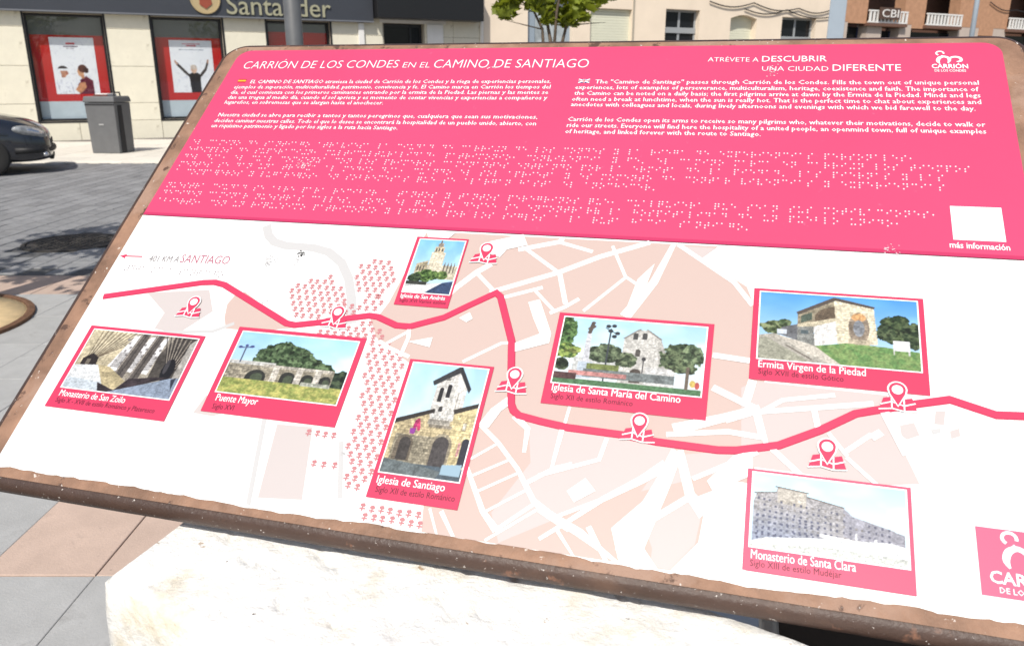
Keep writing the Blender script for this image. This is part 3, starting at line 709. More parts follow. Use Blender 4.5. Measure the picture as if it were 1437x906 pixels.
def lettering(name, body, a, b, cap, w, m, parent, res=2, offset=0.0, bold=0.0):
    """text from point a to point b (mm on the board), capital height in mm"""
    v, f = glyphs(body, res, offset); lo, hi = v[:, 0].min(), v[:, 0].max(); a = np.array(a); b = np.array(b)
    d = (b-a)/(hi-lo); L = np.linalg.norm(b-a); e = np.array([-(b-a)[1], (b-a)[0]])/L*cap/CAP
    V = [W(*(a+d*(p[0]-lo)+e*p[1]), w) for p in v]; F = list(f)
    if bold:
        k = len(V); V += [W(*(a+d*(p[0]-lo)+e*p[1]+np.array((bold, .0))), w+.03) for p in v]; F += [tuple(i+k for i in q) for q in f]
    return meshob(name, V, F, m, parent)

VS, VR = .35, .42
M_vinyl = mat('white_vinyl', (.80,.80,.79), VR, VS, var=.015, scale=6)
M_pinkv = mat('pink_vinyl', ink(255,88,134,.62), VR, VS, var=.045, scale=3.0, spots=[(ink(255,120,158,.62), .66, 75.0, .12)])
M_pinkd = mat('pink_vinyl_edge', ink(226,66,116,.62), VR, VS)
M_wt = mat('white_ink', (.82,.81,.80), VR, VS)
M_redp = mat('rose_ink', ink(243,72,112,.62), VR, VS)
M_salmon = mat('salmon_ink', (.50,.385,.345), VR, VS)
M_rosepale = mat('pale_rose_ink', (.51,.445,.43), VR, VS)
M_faint = mat('faint_grey_ink', (.49,.485,.482), VR, VS)
M_faintp = mat('faint_rose_ink', (.50,.452,.44), VR, VS)
M_treep = mat('tree_symbol_ink', (.46,.19,.20), VR, VS)
M_maroon = mat('maroon_ink', (.10,.012,.03), VR, VS)
M_greyink = mat('grey_ink', (.20,.18,.19), VR, VS)
M_lip = mat('frame_paint_faded', (.27,.155,.10), .55, .35, var=.4, scale=16, bump=.3, bscale=120, spots=[((.34,.215,.155), .54, 7.0, .1), ((.10,.055,.038), .60, 30.0, .05), ((.60,.52,.46), .665, 120.0, .02)])
M_tube = mat('frame_paint_brown', (.062,.034,.024), .45, .5, var=.2, scale=18, bump=.2, bscale=150, spots=[((.10,.055,.036), .58, 8.0, .12), ((.21,.10,.06), .62, 22.0, .06), ((.62,.57,.52), .662, 180.0, .02)])

# frame: one bent tube with a flat lip
def rrect(u0, u1, v0, v1, r, n=8):
    out = []
    for cx_, cy_, a0 in ((u1-r, v1-r, 0), (u0+r, v1-r, math.pi/2), (u0+r, v0+r, math.pi), (u1-r, v0+r, 1.5*math.pi)):
        out += [(cx_+r*math.cos(a0+math.pi/2*i/n), cy_+r*math.sin(a0+math.pi/2*i/n)) for i in range(n+1)]
    return out
def densify(p, step=18):
    out = []
    for i in range(len(p)):
        a, b = np.array(p[i]), np.array(p[(i+1) % len(p)]); k = max(1, int(np.linalg.norm(b-a)/step))
        out += [tuple(a+(b-a)*j/k) for j in range(k)]
    return out
slab('backing_panel', rrect(-16, 1216, -806, 6, 30), -12, -.6, M_lip, board)
loop = densify(rrect(-25, 1225, -810, 11, 32)); nl = len(loop); TR = 14.0; KS = 14
tv = []; tf = []
for i in range(nl):
    p, q = np.array(loop[i-1]), np.array(loop[(i+1) % nl]); t = (q-p)/np.linalg.norm(q-p); o_ = np.array([t[1], -t[0]])
    for k in range(KS):
        a = 2*math.pi*k/KS; wob = .25*mnoise.noise(Vector((loop[i][0]*.02, loop[i][1]*.02, k)))
        c = np.array(loop[i])+o_*math.cos(a)*(TR+wob); tv.append(W(c[0], c[1], -13.0+math.sin(a)*(TR+wob)*.98))
for i in range(nl):
    for k in range(KS): tf.append((i*KS+k, i*KS+(k+1) % KS, ((i+1) % nl)*KS+(k+1) % KS, ((i+1) % nl)*KS+k))
MB().add(tv, tf).build('frame_tube', M_tube, board, smooth=True)
# faded lip between print and tube
def strip_ring(name, outer, inner, w0, w1, m):
    n_ = len(outer); v = [W(*p, w0) for p in outer]+[W(*p, w1) for p in inner]
    return meshob(name, v, [(i, (i+1) % n_, n_+(i+1) % n_, n_+i) for i in range(n_)], m, board)
def lip_ring(ou0, ou1, ov0, ov1, r): return rrect(ou0, ou1, ov0, ov1, r, 10)
o1 = lip_ring(-25, 1225, -809.5, 11, 32); i1 = lip_ring(5, 1194, -788, -5, 22)
lipo = strip_ring('frame_lip', o1, i1, 1.25, 1.9, M_lip)

# print ground: white sheet with a torn lower edge, pink header
rj = random.Random(21); low = []
u = 1199.0; jag = 0
while u > 0:
    jag = .7*jag+rj.uniform(-1.2, 1.2); low.append((u, -798+jag+(1.8*math.sin(u*.013)))); u -= rj.uniform(4, 11)
white = [(0, -385)]+[(1199, -385)]+low+[(0, -797)]
wsheet = sheet('print_sheet', white[::-1], 2.2, M_vinyl, board)
header = sheet('header_band', [(0, -384), (1199, -384)]+[p for p in rrect(0, 1199, -384, 0, 24, 8) if p[1] > -100], 2.3, M_pinkv, board)
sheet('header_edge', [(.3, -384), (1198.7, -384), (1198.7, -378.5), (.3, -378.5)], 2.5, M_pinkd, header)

# header lettering
HL = header
def line_(name, body, pq, cap, m=M_wt, parent=HL, res=2, off=0.0, w=2.75): return lettering(name, body, pq[0], pq[1], cap, w, m, parent, res, off)
line_('title_lettering', 'CARRIÓN DE LOS CONDES', [(24.4,-48.8),(313.3,-47.8)], 19, res=4, off=-.012)
line_('title_lettering', 'EN EL', [(322.1,-47.8),(369.5,-48.1)], 13.5, res=4, off=-.012)
line_('title_lettering', 'CAMINO DE SANTIAGO', [(375.9,-48.7),(629.4,-49.6)], 20, res=4, off=-.012)
line_('slogan_lettering', 'ATRÉVETE A', [(807.5,-37.2),(879.7,-38.3)], 9.5, off=-.008)
line_('slogan_lettering', 'DESCUBRIR', [(884.6,-38.3),(973.6,-38.5)], 12.5)
line_('slogan_lettering', 'UNA CIUDAD', [(885.5,-58.5),(975.5,-59.2)], 10, off=-.01)
line_('slogan_lettering', 'DIFERENTE', [(981.2,-58.9),(1070.1,-59.2)], 13.5)
ES = [('EL CAMINO DE SANTIAGO atraviesa la ciudad de Carrión de los Condes y la riega de experiencias personales,', [(55.6,-86.7),(577.4,-85.3)]),
 ('ejemplos de superación, multiculturalidad, patrimonio, convivencia y fe. El Camino marca en Carrión los tiempos del', [(29.6,-100),(579,-98)]),
 ('día, el cual comienza con los primeros caminantes entrando por la ermita de la Piedad. Las piernas y las mentes se', [(29.5,-113.4),(578,-110.1)]),
 ('dan una tregua al medio día, cuando el sol aprieta y es momento de contar vivencias y experiencias a compañeros y', [(29.6,-125.8),(578.8,-122.5)]),
 ('lugareños, en sobremesas que se alargan hasta el anochecer.', [(29,-137.7),(315.8,-136.4)]),
 ('Nuestra ciudad se abre para recibir a tantos y tantos peregrinos que, cualquiera que sean sus motivaciones,', [(30.7,-168.3),(572.1,-164.3)]),
 ('deciden caminar nuestras calles. Todo el que lo desee se encontrará la hospitalidad de un pueblo unido, abierto, con', [(29.5,-182),(572.7,-178.3)]),
 ('un riquísimo patrimonio y ligado por los siglos a la ruta hacia Santiago.', [(29.8,-194.1),(357.5,-192.1)])]
EN = [('The "Camino de Santiago" passes through Carrión de los Condes. Fills the town out of unique personal', [(646.1,-86.2),(1163.9,-87.9)]),
 ('experiences, lots of examples of perseverance, multiculturalism, heritage, coexistence and faith. The importance of', [(617.7,-98.7),(1162.7,-100.9)]),
 ('the Camino can be noted on a daily basis; the first pilgrims arrive at dawn by the Ermita de la Piedad. Minds and legs', [(618.5,-111.7),(1163.7,-113.1)]),
 ('often need a break at lunchtime, when the sun is really hot. That is the perfect time to chat about experiences and', [(617.2,-124.6),(1163.4,-125.8)]),
 ('anecdotes with colleagues and locals, during lively afternoons and evenings with which we bid farewell to the day.', [(617.7,-136.4),(1155.6,-138.5)]),
 ('Carrión de los Condes open its arms to receive so many pilgrims who, whatever their motivations, decide to walk or', [(618.7,-168.1),(1164.5,-168.4)]),
 ('ride our streets. Everyone will find here the hospitality of a united people, an openmind town, full of unique examples', [(619.3,-180.6),(1164.2,-181)]),
 ('of heritage, and linked forever with the route to Santiago.', [(619.1,-193.3),(889.4,-192.6)])]
for body_, pq in ES+EN: lettering('text_line', body_, pq[0], pq[1], 8.6, 2.75, M_wt, HL, 1, .0, bold=.3)
# language flags
fa = [(30.2,-84.1)][0]; M_fr, M_fy, M_fb = mat('flag_red', (.45,.02,.03), VR, VS), mat('flag_yellow', (.65,.40,.03), VR, VS), mat('flag_blue', (.03,.05,.22), VR, VS)
for k, (m_, h0, h1) in enumerate(((M_fr, 0, 2.2), (M_fy, 2.2, 6.0), (M_fr, 6.0, 8.2))): sheet('flag_stripe', [(fa[0], fa[1]+h0), (fa[0]+15, fa[1]+h0), (fa[0]+15, fa[1]+h1), (fa[0], fa[1]+h1)], 2.75, m_, HL)
fb = [(620.3,-84.8)][0]
sheet('flag_field', [(fb[0], fb[1]), (fb[0]+17, fb[1]), (fb[0]+17, fb[1]+8.6), (fb[0], fb[1]+8.6)], 2.75, M_fb, HL)
Print(2.85).stroke([(fb[0], fb[1]), (fb[0]+17, fb[1]+8.6)], 1.8).stroke([(fb[0], fb[1]+8.6), (fb[0]+17, fb[1])], 1.8).stroke([(fb[0], fb[1]+4.3), (fb[0]+17, fb[1]+4.3)], 2.6).stroke([(fb[0]+8.5, fb[1]), (fb[0]+8.5, fb[1]+8.6)], 2.6).build('flag_cross', M_wt, HL)
Print(2.95).stroke([(fb[0], fb[1]+4.3), (fb[0]+17, fb[1]+4.3)], 1.3).stroke([(fb[0]+8.5, fb[1]), (fb[0]+8.5, fb[1]+8.6)], 1.3).build('flag_cross', M_fr, HL)
# town emblem: a crook over two arches
def smooth(path, wd, n=5):
    P = [np.array((*p, w_), float) for p, w_ in zip(path, wd)]; out = []
    for i in range(len(P)-1):
        a, b, c, d = P[max(i-1, 0)], P[i], P[i+1], P[min(i+2, len(P)-1)]
        for k in range(n):
            t = k/n; out.append(.5*(2*b+(c-a)*t+(2*a-5*b+4*c-d)*t*t+(3*b-a-3*c+d)*t**3))
    out.append(P[-1]); return [tuple(p[:2]) for p in out], [max(.3, float(p[2])) for p in out]
def town_mark(cx_, cy_, s, w, m, parent):
    P = Print(w)
    P.stroke([(cx_-13*s+6*s*math.cos(a), cy_+17*s+5.5*s*math.sin(a)) for a in np.linspace(-.3, 4.2, 14)], 3.0*s)
    P.stroke(*smooth([(cx_-15*s, cy_-11*s), (cx_-17.5*s, cy_-4*s), (cx_-15*s, cy_+4*s), (cx_-8*s, cy_+8*s), (cx_-1*s, cy_+5*s), (cx_+1*s, cy_-2*s), (cx_-2*s, cy_-10*s)], [2*s, 6*s, 6.5*s, 5*s, 5*s, 5.5*s, 1.5*s]))
    P.stroke(*smooth([(cx_+1*s, cy_-2*s), (cx_+4*s, cy_+5*s), (cx_+12*s, cy_+7*s), (cx_+19*s, cy_+3*s), (cx_+19*s, cy_-4*s), (cx_+12*s, cy_-6*s)], [2*s, 4*s, 4.5*s, 5*s, 4.5*s, 1.5*s]))
    P.stroke([(cx_-9*s, cy_+11*s), (cx_-12*s, cy_+8*s)], 2.5*s)
    return P.build('town_emblem', m, parent)
ec = [(1131.2,-35.9)][0]; town_mark(ec[0], ec[1], .78, 2.75, M_wt, HL)
line_('emblem_lettering', 'CARRIÓN', [(1109,-54),(1154.1,-54.6)], 8.6, off=.02)
line_('emblem_lettering', 'DE LOS CONDES', [(1112.2,-61.2),(1150.9,-61.6)], 4.6, off=.01)

# braille: raised dots, one object for each line of dots
BR = {}
base10 = dict(zip('abcdefghij', ('1','12','14','145','15','124','1245','125','24','245')))
for k, d in base10.items(): BR[k] = d
for k, src in zip('klmnopqrst', 'abcdefghij'): BR[k] = base10[src]+'3'
for k, src in zip('uvxyz', 'abcde'): BR[k] = base10[src]+'36'
BR.update({'w':'2456','á':'12356','é':'2346','í':'34','ó':'346','ú':'23456','ñ':'12456','.':'3',',':'2'})
CELL, DOT = 10.45, 2.72
OFFS = {'1':(0,0),'2':(0,-1),'3':(0,-2),'4':(1,0),'5':(1,-1),'6':(1,-2)}
def braille(name, body, u0, v0, m, parent, w=2.3, r=1.12, cell=CELL, dot=4.1, k=None):
    V = []; F = []; u = u0; nn = 8
    for ch in body:
        if ch == '^': dots = '46'
        elif ch == '#': dots = '3456'
        else: dots = BR.get(ch.lower(), '')
        for d in dots:
            ox, oy = OFFS[d]; cx_, cy_ = u+ox*dot, v0+oy*dot; i0 = len(V)
            for rr, h in ((1, 0), (.72, .5), (.0, .75)):
                if rr == 0: V.append(W(cx_, cy_, w+h)); continue
                V += [W(cx_+r*rr*math.cos(2*math.pi*q/nn), cy_+r*rr*math.sin(2*math.pi*q/nn), w+h) for q in range(nn)]
            for q in range(nn):
                F.append((i0+q, i0+(q+1) % nn, i0+nn+(q+1) % nn, i0+nn+q)); F.append((i0+nn+q, i0+nn+(q+1) % nn, i0+2*nn))
        u += cell
    return tag(meshob(name, V, F, m, parent, smooth=True), kind='stuff')
M_dot = mat('braille_varnish', (.80,.73,.75), .4, .4)
BL = ['el camino de santiago atraviesa la ciudad de carrión de los condes y la riega de experiencias personales,',
 'ejemplos de superación, multiculturalidad, patrimonio, convivencia y fe. el camino marca en carrión los tiempos',
 'del día, el cual comienza con los primeros caminantes entrando por la ermita de la piedad. las piernas y las',
 'mentes se dan una tregua al medio día, cuando el sol aprieta y es momento de contar vivencias y experiencias',
 'a compañeros y lugareños, en sobremesas que se alargan hasta el anochecer.']
BL2 = ['nuestra ciudad se abre para recibir a tantos y tantos peregrinos que, cualquiera que sean sus motivaciones,',
 'deciden caminar nuestras calles. todo el que lo desee se encontrará la hospitalidad de un pueblo unido,',
 'abierto, con un riquísimo patrimonio y ligado por los siglos a la ruta hacia santiago.']
for i, t in enumerate(BL): braille('braille_line', t, 13, -223.5-16.3*i, M_dot, HL, cell=10.2, r=1.12)
for i, t in enumerate(BL2): braille('braille_line', t, 13, -317.5-16.3*i, M_dot, HL, cell=10.2, r=1.12)

# blank sticker (its code is left out) with its caption
qs = [(1113.3,-306.3),(1168.6,-307),(1168.4,-359.7),(1113.4,-358.6)]
sheet('code_sticker', [(1113.3,-306.4),(1168.6,-306.4),(1168.6,-359.1),(1113.3,-359.1)], 2.75, M_wt, HL)
line_('caption_lettering', 'más información', [(1108.7,-371.2),(1171.6,-371.4)], 8.6, off=.015)

# ---- map
mapo = wsheet
sal = Print(2.4)
sal.poly([(461.8,-387.8),(847.8,-387.6),(829.6,-407.6),(885,-446.8),(898.1,-483),(912.8,-594.9),(906.3,-663.5),(901.2,-703.9),(901.2,-782.6),(836.2,-796.5),(656.2,-797.1),(570.8,-797.1),(555.3,-719.1),(575.9,-634.6),(480.1,-585.8),(442,-562.3),(431.6,-542.6),(443.4,-508)])
sal.poly([(219.4,-553.7),(213.9,-531.9),(219.4,-514.7),(231.8,-510),(315.1,-554.9),(330.2,-559),(274,-570.1),(229,-570)])
sal.poly([(425,-534.4),(460.7,-547.5),(488.8,-551.2),(459.9,-566.9),(451.6,-574.1),(440.6,-558.1)])
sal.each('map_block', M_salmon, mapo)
ros = Print(2.45)
ros.poly([(886.2,-584.6),(900.8,-574.8),(1034.7,-577.1),(1030.6,-596.3),(1060.4,-673.8),(1021.3,-680.8),(947.4,-677.2),(898.4,-676.7),(793.5,-719.3),(814.5,-675.8),(890.4,-659.9)])
ros.poly([(658.7,-652.5),(707.2,-658),(764.7,-661.1),(824.6,-664.4),(812.3,-690.1),(758,-732.3),(655.9,-795.7),(641.1,-765.2),(671.5,-703.4)])
ros.poly([(801.9,-758.2),(843,-720),(856.2,-733.4),(852.1,-767.5),(830.7,-796),(811.3,-795.5),(811.3,-777.5)])
ros.poly([(897.4,-583.3),(923.5,-583.9),(981.7,-586.8),(931.2,-595.4),(902.3,-606.7)])
ros.poly([(793.1,-389.7),(845.4,-390.6),(829.6,-407.6)])
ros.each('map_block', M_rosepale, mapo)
fp = Print(2.4)
fp.poly([(81.9,-524.1),(176.2,-511.1),(197.8,-545.2),(161.8,-585.7),(123.1,-580.3),(125.6,-554.2)])
fp.poly([(369.7,-787.3),(356.9,-695.6),(403.6,-693.5),(423.7,-782.1)])
fp.poly([(239.1,-694.5),(245.6,-669.5),(277.9,-661.6),(292.5,-683),(268.2,-695.9)])
fp.poly([(1045,-611.2),(1058.7,-606.2),(1063.3,-620.3),(1051,-626.7),(1045.9,-622.5)]); fp.poly([(1079.7,-590.4),(1089.2,-589.2),(1086.7,-606),(1077.4,-605.5)]); fp.poly([(1091.5,-611.9),(1100.4,-607.5),(1101,-616.3),(1092.2,-620.6)])
fp.each('faint_block', M_faintp, mapo)
fg = Print(2.5)
fg.stroke([(215.6,-392.6),(226.6,-410.6),(240.3,-421.6),(260.5,-426.7),(303.3,-427.5),(329.5,-433.3),(355,-450.1),(374.4,-475.4),(389.4,-507),(402.7,-545.4)], 13)
fg.stroke([(49.2,-596.8),(212.3,-576.1),(238,-561.1)], 5)
fg.stroke([(361.5,-806.4),(338,-692.2),(337.5,-662.7)], 6); fg.stroke([(445.5,-706.8),(467.5,-774.1)], 6)
fg.poly([(1073.7,-612.5),(1082.5,-609.8),(1083.5,-614.5),(1075.4,-618)])
fg.each('river_line', M_faint, mapo)
st_ = Print(2.6)
for path, wd in (
 ([(573.4,-482),(578.5,-479.3),(655.2,-443.6),(703.7,-414.6),(763.4,-387.1)], 7), ([(602.7,-406.5),(655.2,-443.6)], 5), ([(595.8,-410.6),(649,-393.7),(650.5,-386.4)], 7), ([(649.2,-394.9),(693.4,-407.2)], 5), ([(657.4,-445.7),(672.8,-490.9)], 6),
 ([(717.4,-396.1),(725.3,-413),(740.2,-443.6),(757.5,-455.3)], 4), ([(696.4,-499.4),(739.6,-445.8)], 4), ([(793.7,-387.3),(775.8,-448.4),(747.3,-503.1)], [6,10,14]), ([(799.1,-388.1),(870.3,-441.7),(892.8,-473.3)], 6), ([(548.1,-452),(578.5,-479.3)], 5),
 ([(513.1,-500.7),(526.7,-479.1),(548.1,-452),(564.8,-436.7)], 8), ([(592.7,-488.1),(639.6,-468.5)], 5), ([(631.6,-474.8),(662.8,-504.7)], 4), ([(563.6,-586.1),(568.1,-582.6),(605,-555.3),(618.8,-552.9)], 4), ([(655.9,-506.4),(673.5,-495.1),(688.2,-481.9)], 5),
 ([(456.9,-572.5),(483.5,-549.5)], 4), ([(482.3,-545.4),(485.4,-559),(482.6,-587.6)], 5), ([(448.7,-568),(465.9,-576.8),(494.5,-586.3)], 5), ([(605.2,-665.5),(630.3,-684.6),(658.9,-712.7),(683.1,-745.5),(701.7,-757.8),(726.6,-769.6)], [5,5,5,6,9,9]),
 ([(601.9,-717.1),(606.3,-725),(631.5,-765),(650.7,-783.4)], [4,5,6,8]), ([(603.8,-708.2),(629.5,-686.5)], 3), ([(610.9,-726.9),(648,-703.1)], 3), ([(619.4,-744.9),(661.4,-716.6)], 3), ([(631.3,-767.4),(672.5,-735.7)], 3), ([(649.2,-783.6),(684.6,-749.2)], 4),
 ([(641.2,-795.6),(688.9,-755)], 3), ([(672.2,-726.7),(693.6,-710.5),(716.7,-698.9)], 5), ([(695.6,-700.1),(697.6,-658.3)], 3), ([(662,-692.7),(660.2,-663.9),(642.1,-649)], [4,6,9]), ([(573.1,-770.4),(588.1,-798.4)], 3), ([(586.5,-771.6),(606.4,-797.9)], 5),
 ([(691.7,-753.8),(736.8,-772.6),(779,-802.1)], [8,9,11]), ([(697.2,-785.5),(725.1,-761.3),(754.6,-734.3),(792.7,-706.6),(815.6,-686.3)], [4,5,6,9,12]), ([(711.8,-758.7),(766.3,-727.1)], 4), ([(825.1,-669.4),(814.3,-708.4),(800.6,-747.8),(787.8,-788.5)], [12,16,22,26]),
 ([(827.2,-668.3),(842.7,-716.2),(859.8,-734.4)], [9,10,16]), ([(803.3,-751.9),(844.2,-717.5)], 7), ([(844,-698.6),(903.4,-661.5)], 5), ([(683.7,-716.8),(744.8,-690.1),(749.5,-664)], 4.5), ([(702.5,-630.7),(695.6,-708.5)], 3.5), ([(812,-651.6),(875.3,-640.2),(914,-642.8)], 6),
 ([(855.9,-588.1),(902.4,-609.3),(911.9,-644.7)], 8), ([(818.9,-644.8),(869.1,-624.7),(906.7,-607.9)], [14,10,8]), ([(712.8,-772.4),(734.6,-799)], 4), ([(745.2,-765.2),(767.9,-798.9)], 6), ([(909.8,-611),(929.8,-595.5),(982.4,-583.2)], 5), ([(872.3,-627.7),(901.1,-613.8),(1020.4,-589.1)], 6),
 ([(961.8,-603.8),(966.2,-626.9)], 6), ([(897.7,-574.2),(891.7,-604.4)], 9), ([(874.6,-639.4),(912.6,-642.1),(915.9,-653.3)], 5), ([(990.4,-649.9),(1017.4,-625.4)], 5), ([(1028.6,-592.3),(1050.2,-644.3)], 9), ([(920.9,-654.3),(949.5,-680)], 6), ([(993.1,-654.4),(1021.3,-680.8)], 4), ([(852.8,-546.5),(893.4,-549.7)], 7),
 ([(877.2,-679.6),(906.9,-660.2)], 5), ([(976,-629),(993.8,-652.7)], 4)):
    st_.stroke(path, wd)
for pg in ([(626.1,-492.9),(639.6,-487.3),(663.3,-536),(663.1,-549.4),(621.8,-566.8),(621.6,-553.6),(649.4,-537.4),(637,-515.6)], [(543.2,-524.4),(554.9,-514.6),(560.9,-523.8),(554,-529.8)], [(487.2,-565.2),(516.8,-555.8),(517.1,-570.5)], [(554.3,-400.2),(597.2,-385),(606.7,-402.6),(580.5,-411.7),(573.9,-425.3),(559.1,-420.4)],
 [(755.6,-446.7),(773.5,-420.8),(767.6,-452.3),(752.4,-496.4),(746,-500.1)], [(695.7,-705.1),(716.4,-697.3),(717.2,-702.2),(690.6,-715.8)], [(602.7,-665.8),(613,-644.3),(630.8,-624.4),(634.8,-635.2),(625.2,-645.6),(615.3,-668.7)], [(1014.6,-626.5),(1024.4,-618.7),(1029.6,-624.6),(1019.9,-632.4)], [(843.2,-721.5),(888.8,-695.5),(900.8,-696.2),(901.4,-786),(830.9,-798.1),(855.4,-764.8),(858.3,-733.1)],
 [(768.5,-763.2),(798.2,-728),(797.8,-772.2),(818.7,-800),(781,-801.1)], [(716.6,-730.2),(733.8,-713.2),(746.5,-725.9),(726.3,-741.6)], [(883.6,-666.6),(901.8,-659.2),(903.2,-686.4),(864.9,-709.1),(858.5,-699)], [(462,-388.8),(503.2,-388.7),(488.4,-409.6),(472.3,-410.7)], [(781.2,-442.5),(795.7,-389.5),(790.3,-406),(766,-461.2)]):
    st_.poly(pg)
st_.each('map_street', M_vinyl, mapo)
# small tree symbols
tr = Print(2.62)
def trees_in(poly_uv, step=10.8):
    us = [p[0] for p in poly_uv]; vs_ = [p[1] for p in poly_uv]; row = 0; v = min(vs_)
    while v < max(vs_):
        u = min(us)+(step/2 if row % 2 else 0)
        while u < max(us):
            ins = False; n_ = len(poly_uv)
            for i in range(n_):
                (x0, y0), (x1, y1) = poly_uv[i], poly_uv[(i+1) % n_]
                if (y0 > v) != (y1 > v) and u < x0+(v-y0)*(x1-x0)/(y1-y0): ins = not ins
            if ins:
                a = u+rj.uniform(-.8, .8); b = v+rj.uniform(-.8, .8)
                tr.w = 2.62; tr.stroke([(a, b-4.6), (a, b+1)], 1.7); tr.stroke([(a-3.4, b-1.7), (a+3.4, b-1.7)], 1.7)
                tr.poly([(a-2.4, b+.6), (a+2.2, b+.2), (a+3.2, b+2.2), (a+1.2, b+4.6), (a-2.2, b+3.8), (a-3.2, b+2.2)])
            u += step
        v += step*.86; row += 1
trees_in([(294,-494),(351.4,-470),(381.5,-507.7),(375,-535.7),(326.4,-549.3),(304.7,-526.1)]); trees_in([(374.4,-451.1),(422.5,-437.7),(441.3,-465.2),(433.1,-497.5),(417.1,-510.3),(393.6,-495)])
trees_in([(351.5,-533.4),(433.1,-497.5),(442.5,-511.5),(422.5,-526.8),(365.8,-538.8)]); trees_in([(358.4,-557.4),(426.7,-539.8),(452,-557),(450.9,-572),(415.3,-564.9),(365.5,-565.5)])
trees_in([(434.8,-567.3),(464,-570.7),(492.6,-589.6),(495.9,-672.6),(496.9,-753),(468.6,-767.2),(454.2,-705.7),(449.8,-649.5)]); trees_in([(486.3,-773.1),(562.4,-773.5),(574.2,-797.4),(511.9,-798.8),(492.5,-791.2)]); trees_in([(396.4,-694.4),(439.4,-694.7),(443.3,-710.8),(406.1,-710.1)]); trees_in([(415.1,-733.5),(451.8,-734.8),(454.9,-748.5),(422.3,-747.7)], 13)
tr.build('tree_symbols', M_treep, mapo, kind='stuff')

# raised route line
def densepath(path): return path
route = [(15.8,-536.6),(160.7,-500.1),(179.2,-498),(195.3,-500.9),(312.6,-554),(325.8,-555.5),(357.2,-548.6),(388.7,-540),(423,-531.6),(435.2,-532.3),(464.1,-542.8),(482.5,-542.7),(523.5,-525.1),(549.7,-505.2),(581.9,-481.8),(588.8,-487.3),(617.1,-551),(625.1,-590.3),(634.7,-635.2),(639.1,-643),(646.2,-648.5),(673.6,-652.9),(704.5,-656.6),(764.2,-657.8),(802.4,-661.4),(866.6,-662.7),(885.4,-660.6),(927.5,-649.3),(968,-626.7),(1002.7,-602.9),(1031,-593.7),(1063.2,-583.9),(1094.1,-575.2),(1135.9,-588.2),(1155.3,-586.7),(1174,-585.4)]
L_, R_2 = ribbon_pts(route, 9.6); n_ = len(L_); rv = []; rf = []
for p in L_: rv.append(W(*p, 2.3))
for p in R_2: rv.append(W(*p, 2.3))
Li, Ri = ribbon_pts(route, 8.0)
for p in Li: rv.append(W(*p, 3.6))
for p in Ri: rv.append(W(*p, 3.6))
for i in range(n_-1):
    rf += [(2*n_+i, 3*n_+i, 3*n_+i+1, 2*n_+i+1), (i, 2*n_+i, 2*n_+i+1, i+1), (3*n_+i, n_+i, n_+i+1, 3*n_+i+1)]
rf += [(0, n_, 3*n_, 2*n_), (n_-1, 3*n_-1, 4*n_-1, 2*n_-1)]
MB().add(rv, rf).build('route_line', M_redp, board)
# pin-on-map icons
for (pu, pv) in [(164.1,-551.8),(379.6,-548.7),(553.6,-430.4),(631.3,-614.8),(782,-657.2),(1043.9,-588),(974.7,-663.2)]:
    ic = Print(4.0)
    ic.poly([(pu-18, pv-6), (pu-14, pv+7), (pu-6, pv+9), (pu-6, pv-4)]).poly([(pu-6, pv-4), (pu-6, pv+9), (pu+6, pv+7), (pu+6, pv-6)]).poly([(pu+6, pv-6), (pu+6, pv+7), (pu+14, pv+9), (pu+18, pv-5)])
    io = ic.build('pin_icon', M_redp, board)
    wl = Print(4.2)
    wl.stroke([(pu-17, pv-1), (pu-6, pv+3), (pu+6, pv-1), (pu+17, pv+3)], 1.5).stroke([(pu-6, pv-5), (pu-6, pv+9)], 1.5).stroke([(pu+6, pv-7), (pu+6, pv+7)], 1.5).stroke([(pu-19, pv-7), (pu-6, pv-5), (pu+6, pv-7.5), (pu+19, pv-6)], 1.5)
    wl.poly([(pu-8.6, pv+12)]+[(pu+10*math.cos(a), pv+18+10*math.sin(a)) for a in np.linspace(math.pi, 0, 14)]+[(pu+8.6, pv+12), (pu, pv-3)])
    wl.build('pin_outline', M_wt, io)
    pn = Print(4.75); pn.poly([(pu-7.2, pv+12.5)]+[(pu+8.2*math.cos(a), pv+18+8.2*math.sin(a)) for a in np.linspace(math.pi, 0, 14)]+[(pu+7.2, pv+12.5), (pu, pv-1)]); pn.build('pin_head', M_redp, io)
    Print(4.95).disc(pu, pv+17.5, 5.6, 18).build('pin_eye', M_wt, io)
# arrow and distance
ar = [(5.6,-463.9),(40.8,-462.6)]
Print(2.6).stroke(ar, 2.0).poly([(ar[0][0]-3, ar[0][1]), (ar[0][0]+9, ar[0][1]+4.5), (ar[0][0]+6, ar[0][1]), (ar[0][0]+9, ar[0][1]-4.5)]).build('arrow', M_redp, mapo)
line_('distance_lettering', '401 KM A', [(54.8,-470.6),(104.3,-468.4)], 11, M_greyink, mapo, off=-.002, w=2.6)
line_('distance_lettering', 'SANTIAGO', [(106.8,-468.6),(185,-465.8)], 14.5, mat('rose_grey_ink', (.38,.08,.14), VR, VS), mapo, off=-.006, w=2.6)
bp = [(24.3,-484.3)][0]; braille('braille_line', '#dja km a santiago', bp[0], bp[1]+4, mat('braille_grey', (.24,.19,.21), .4, .4), mapo, w=2.3, cell=9.2)

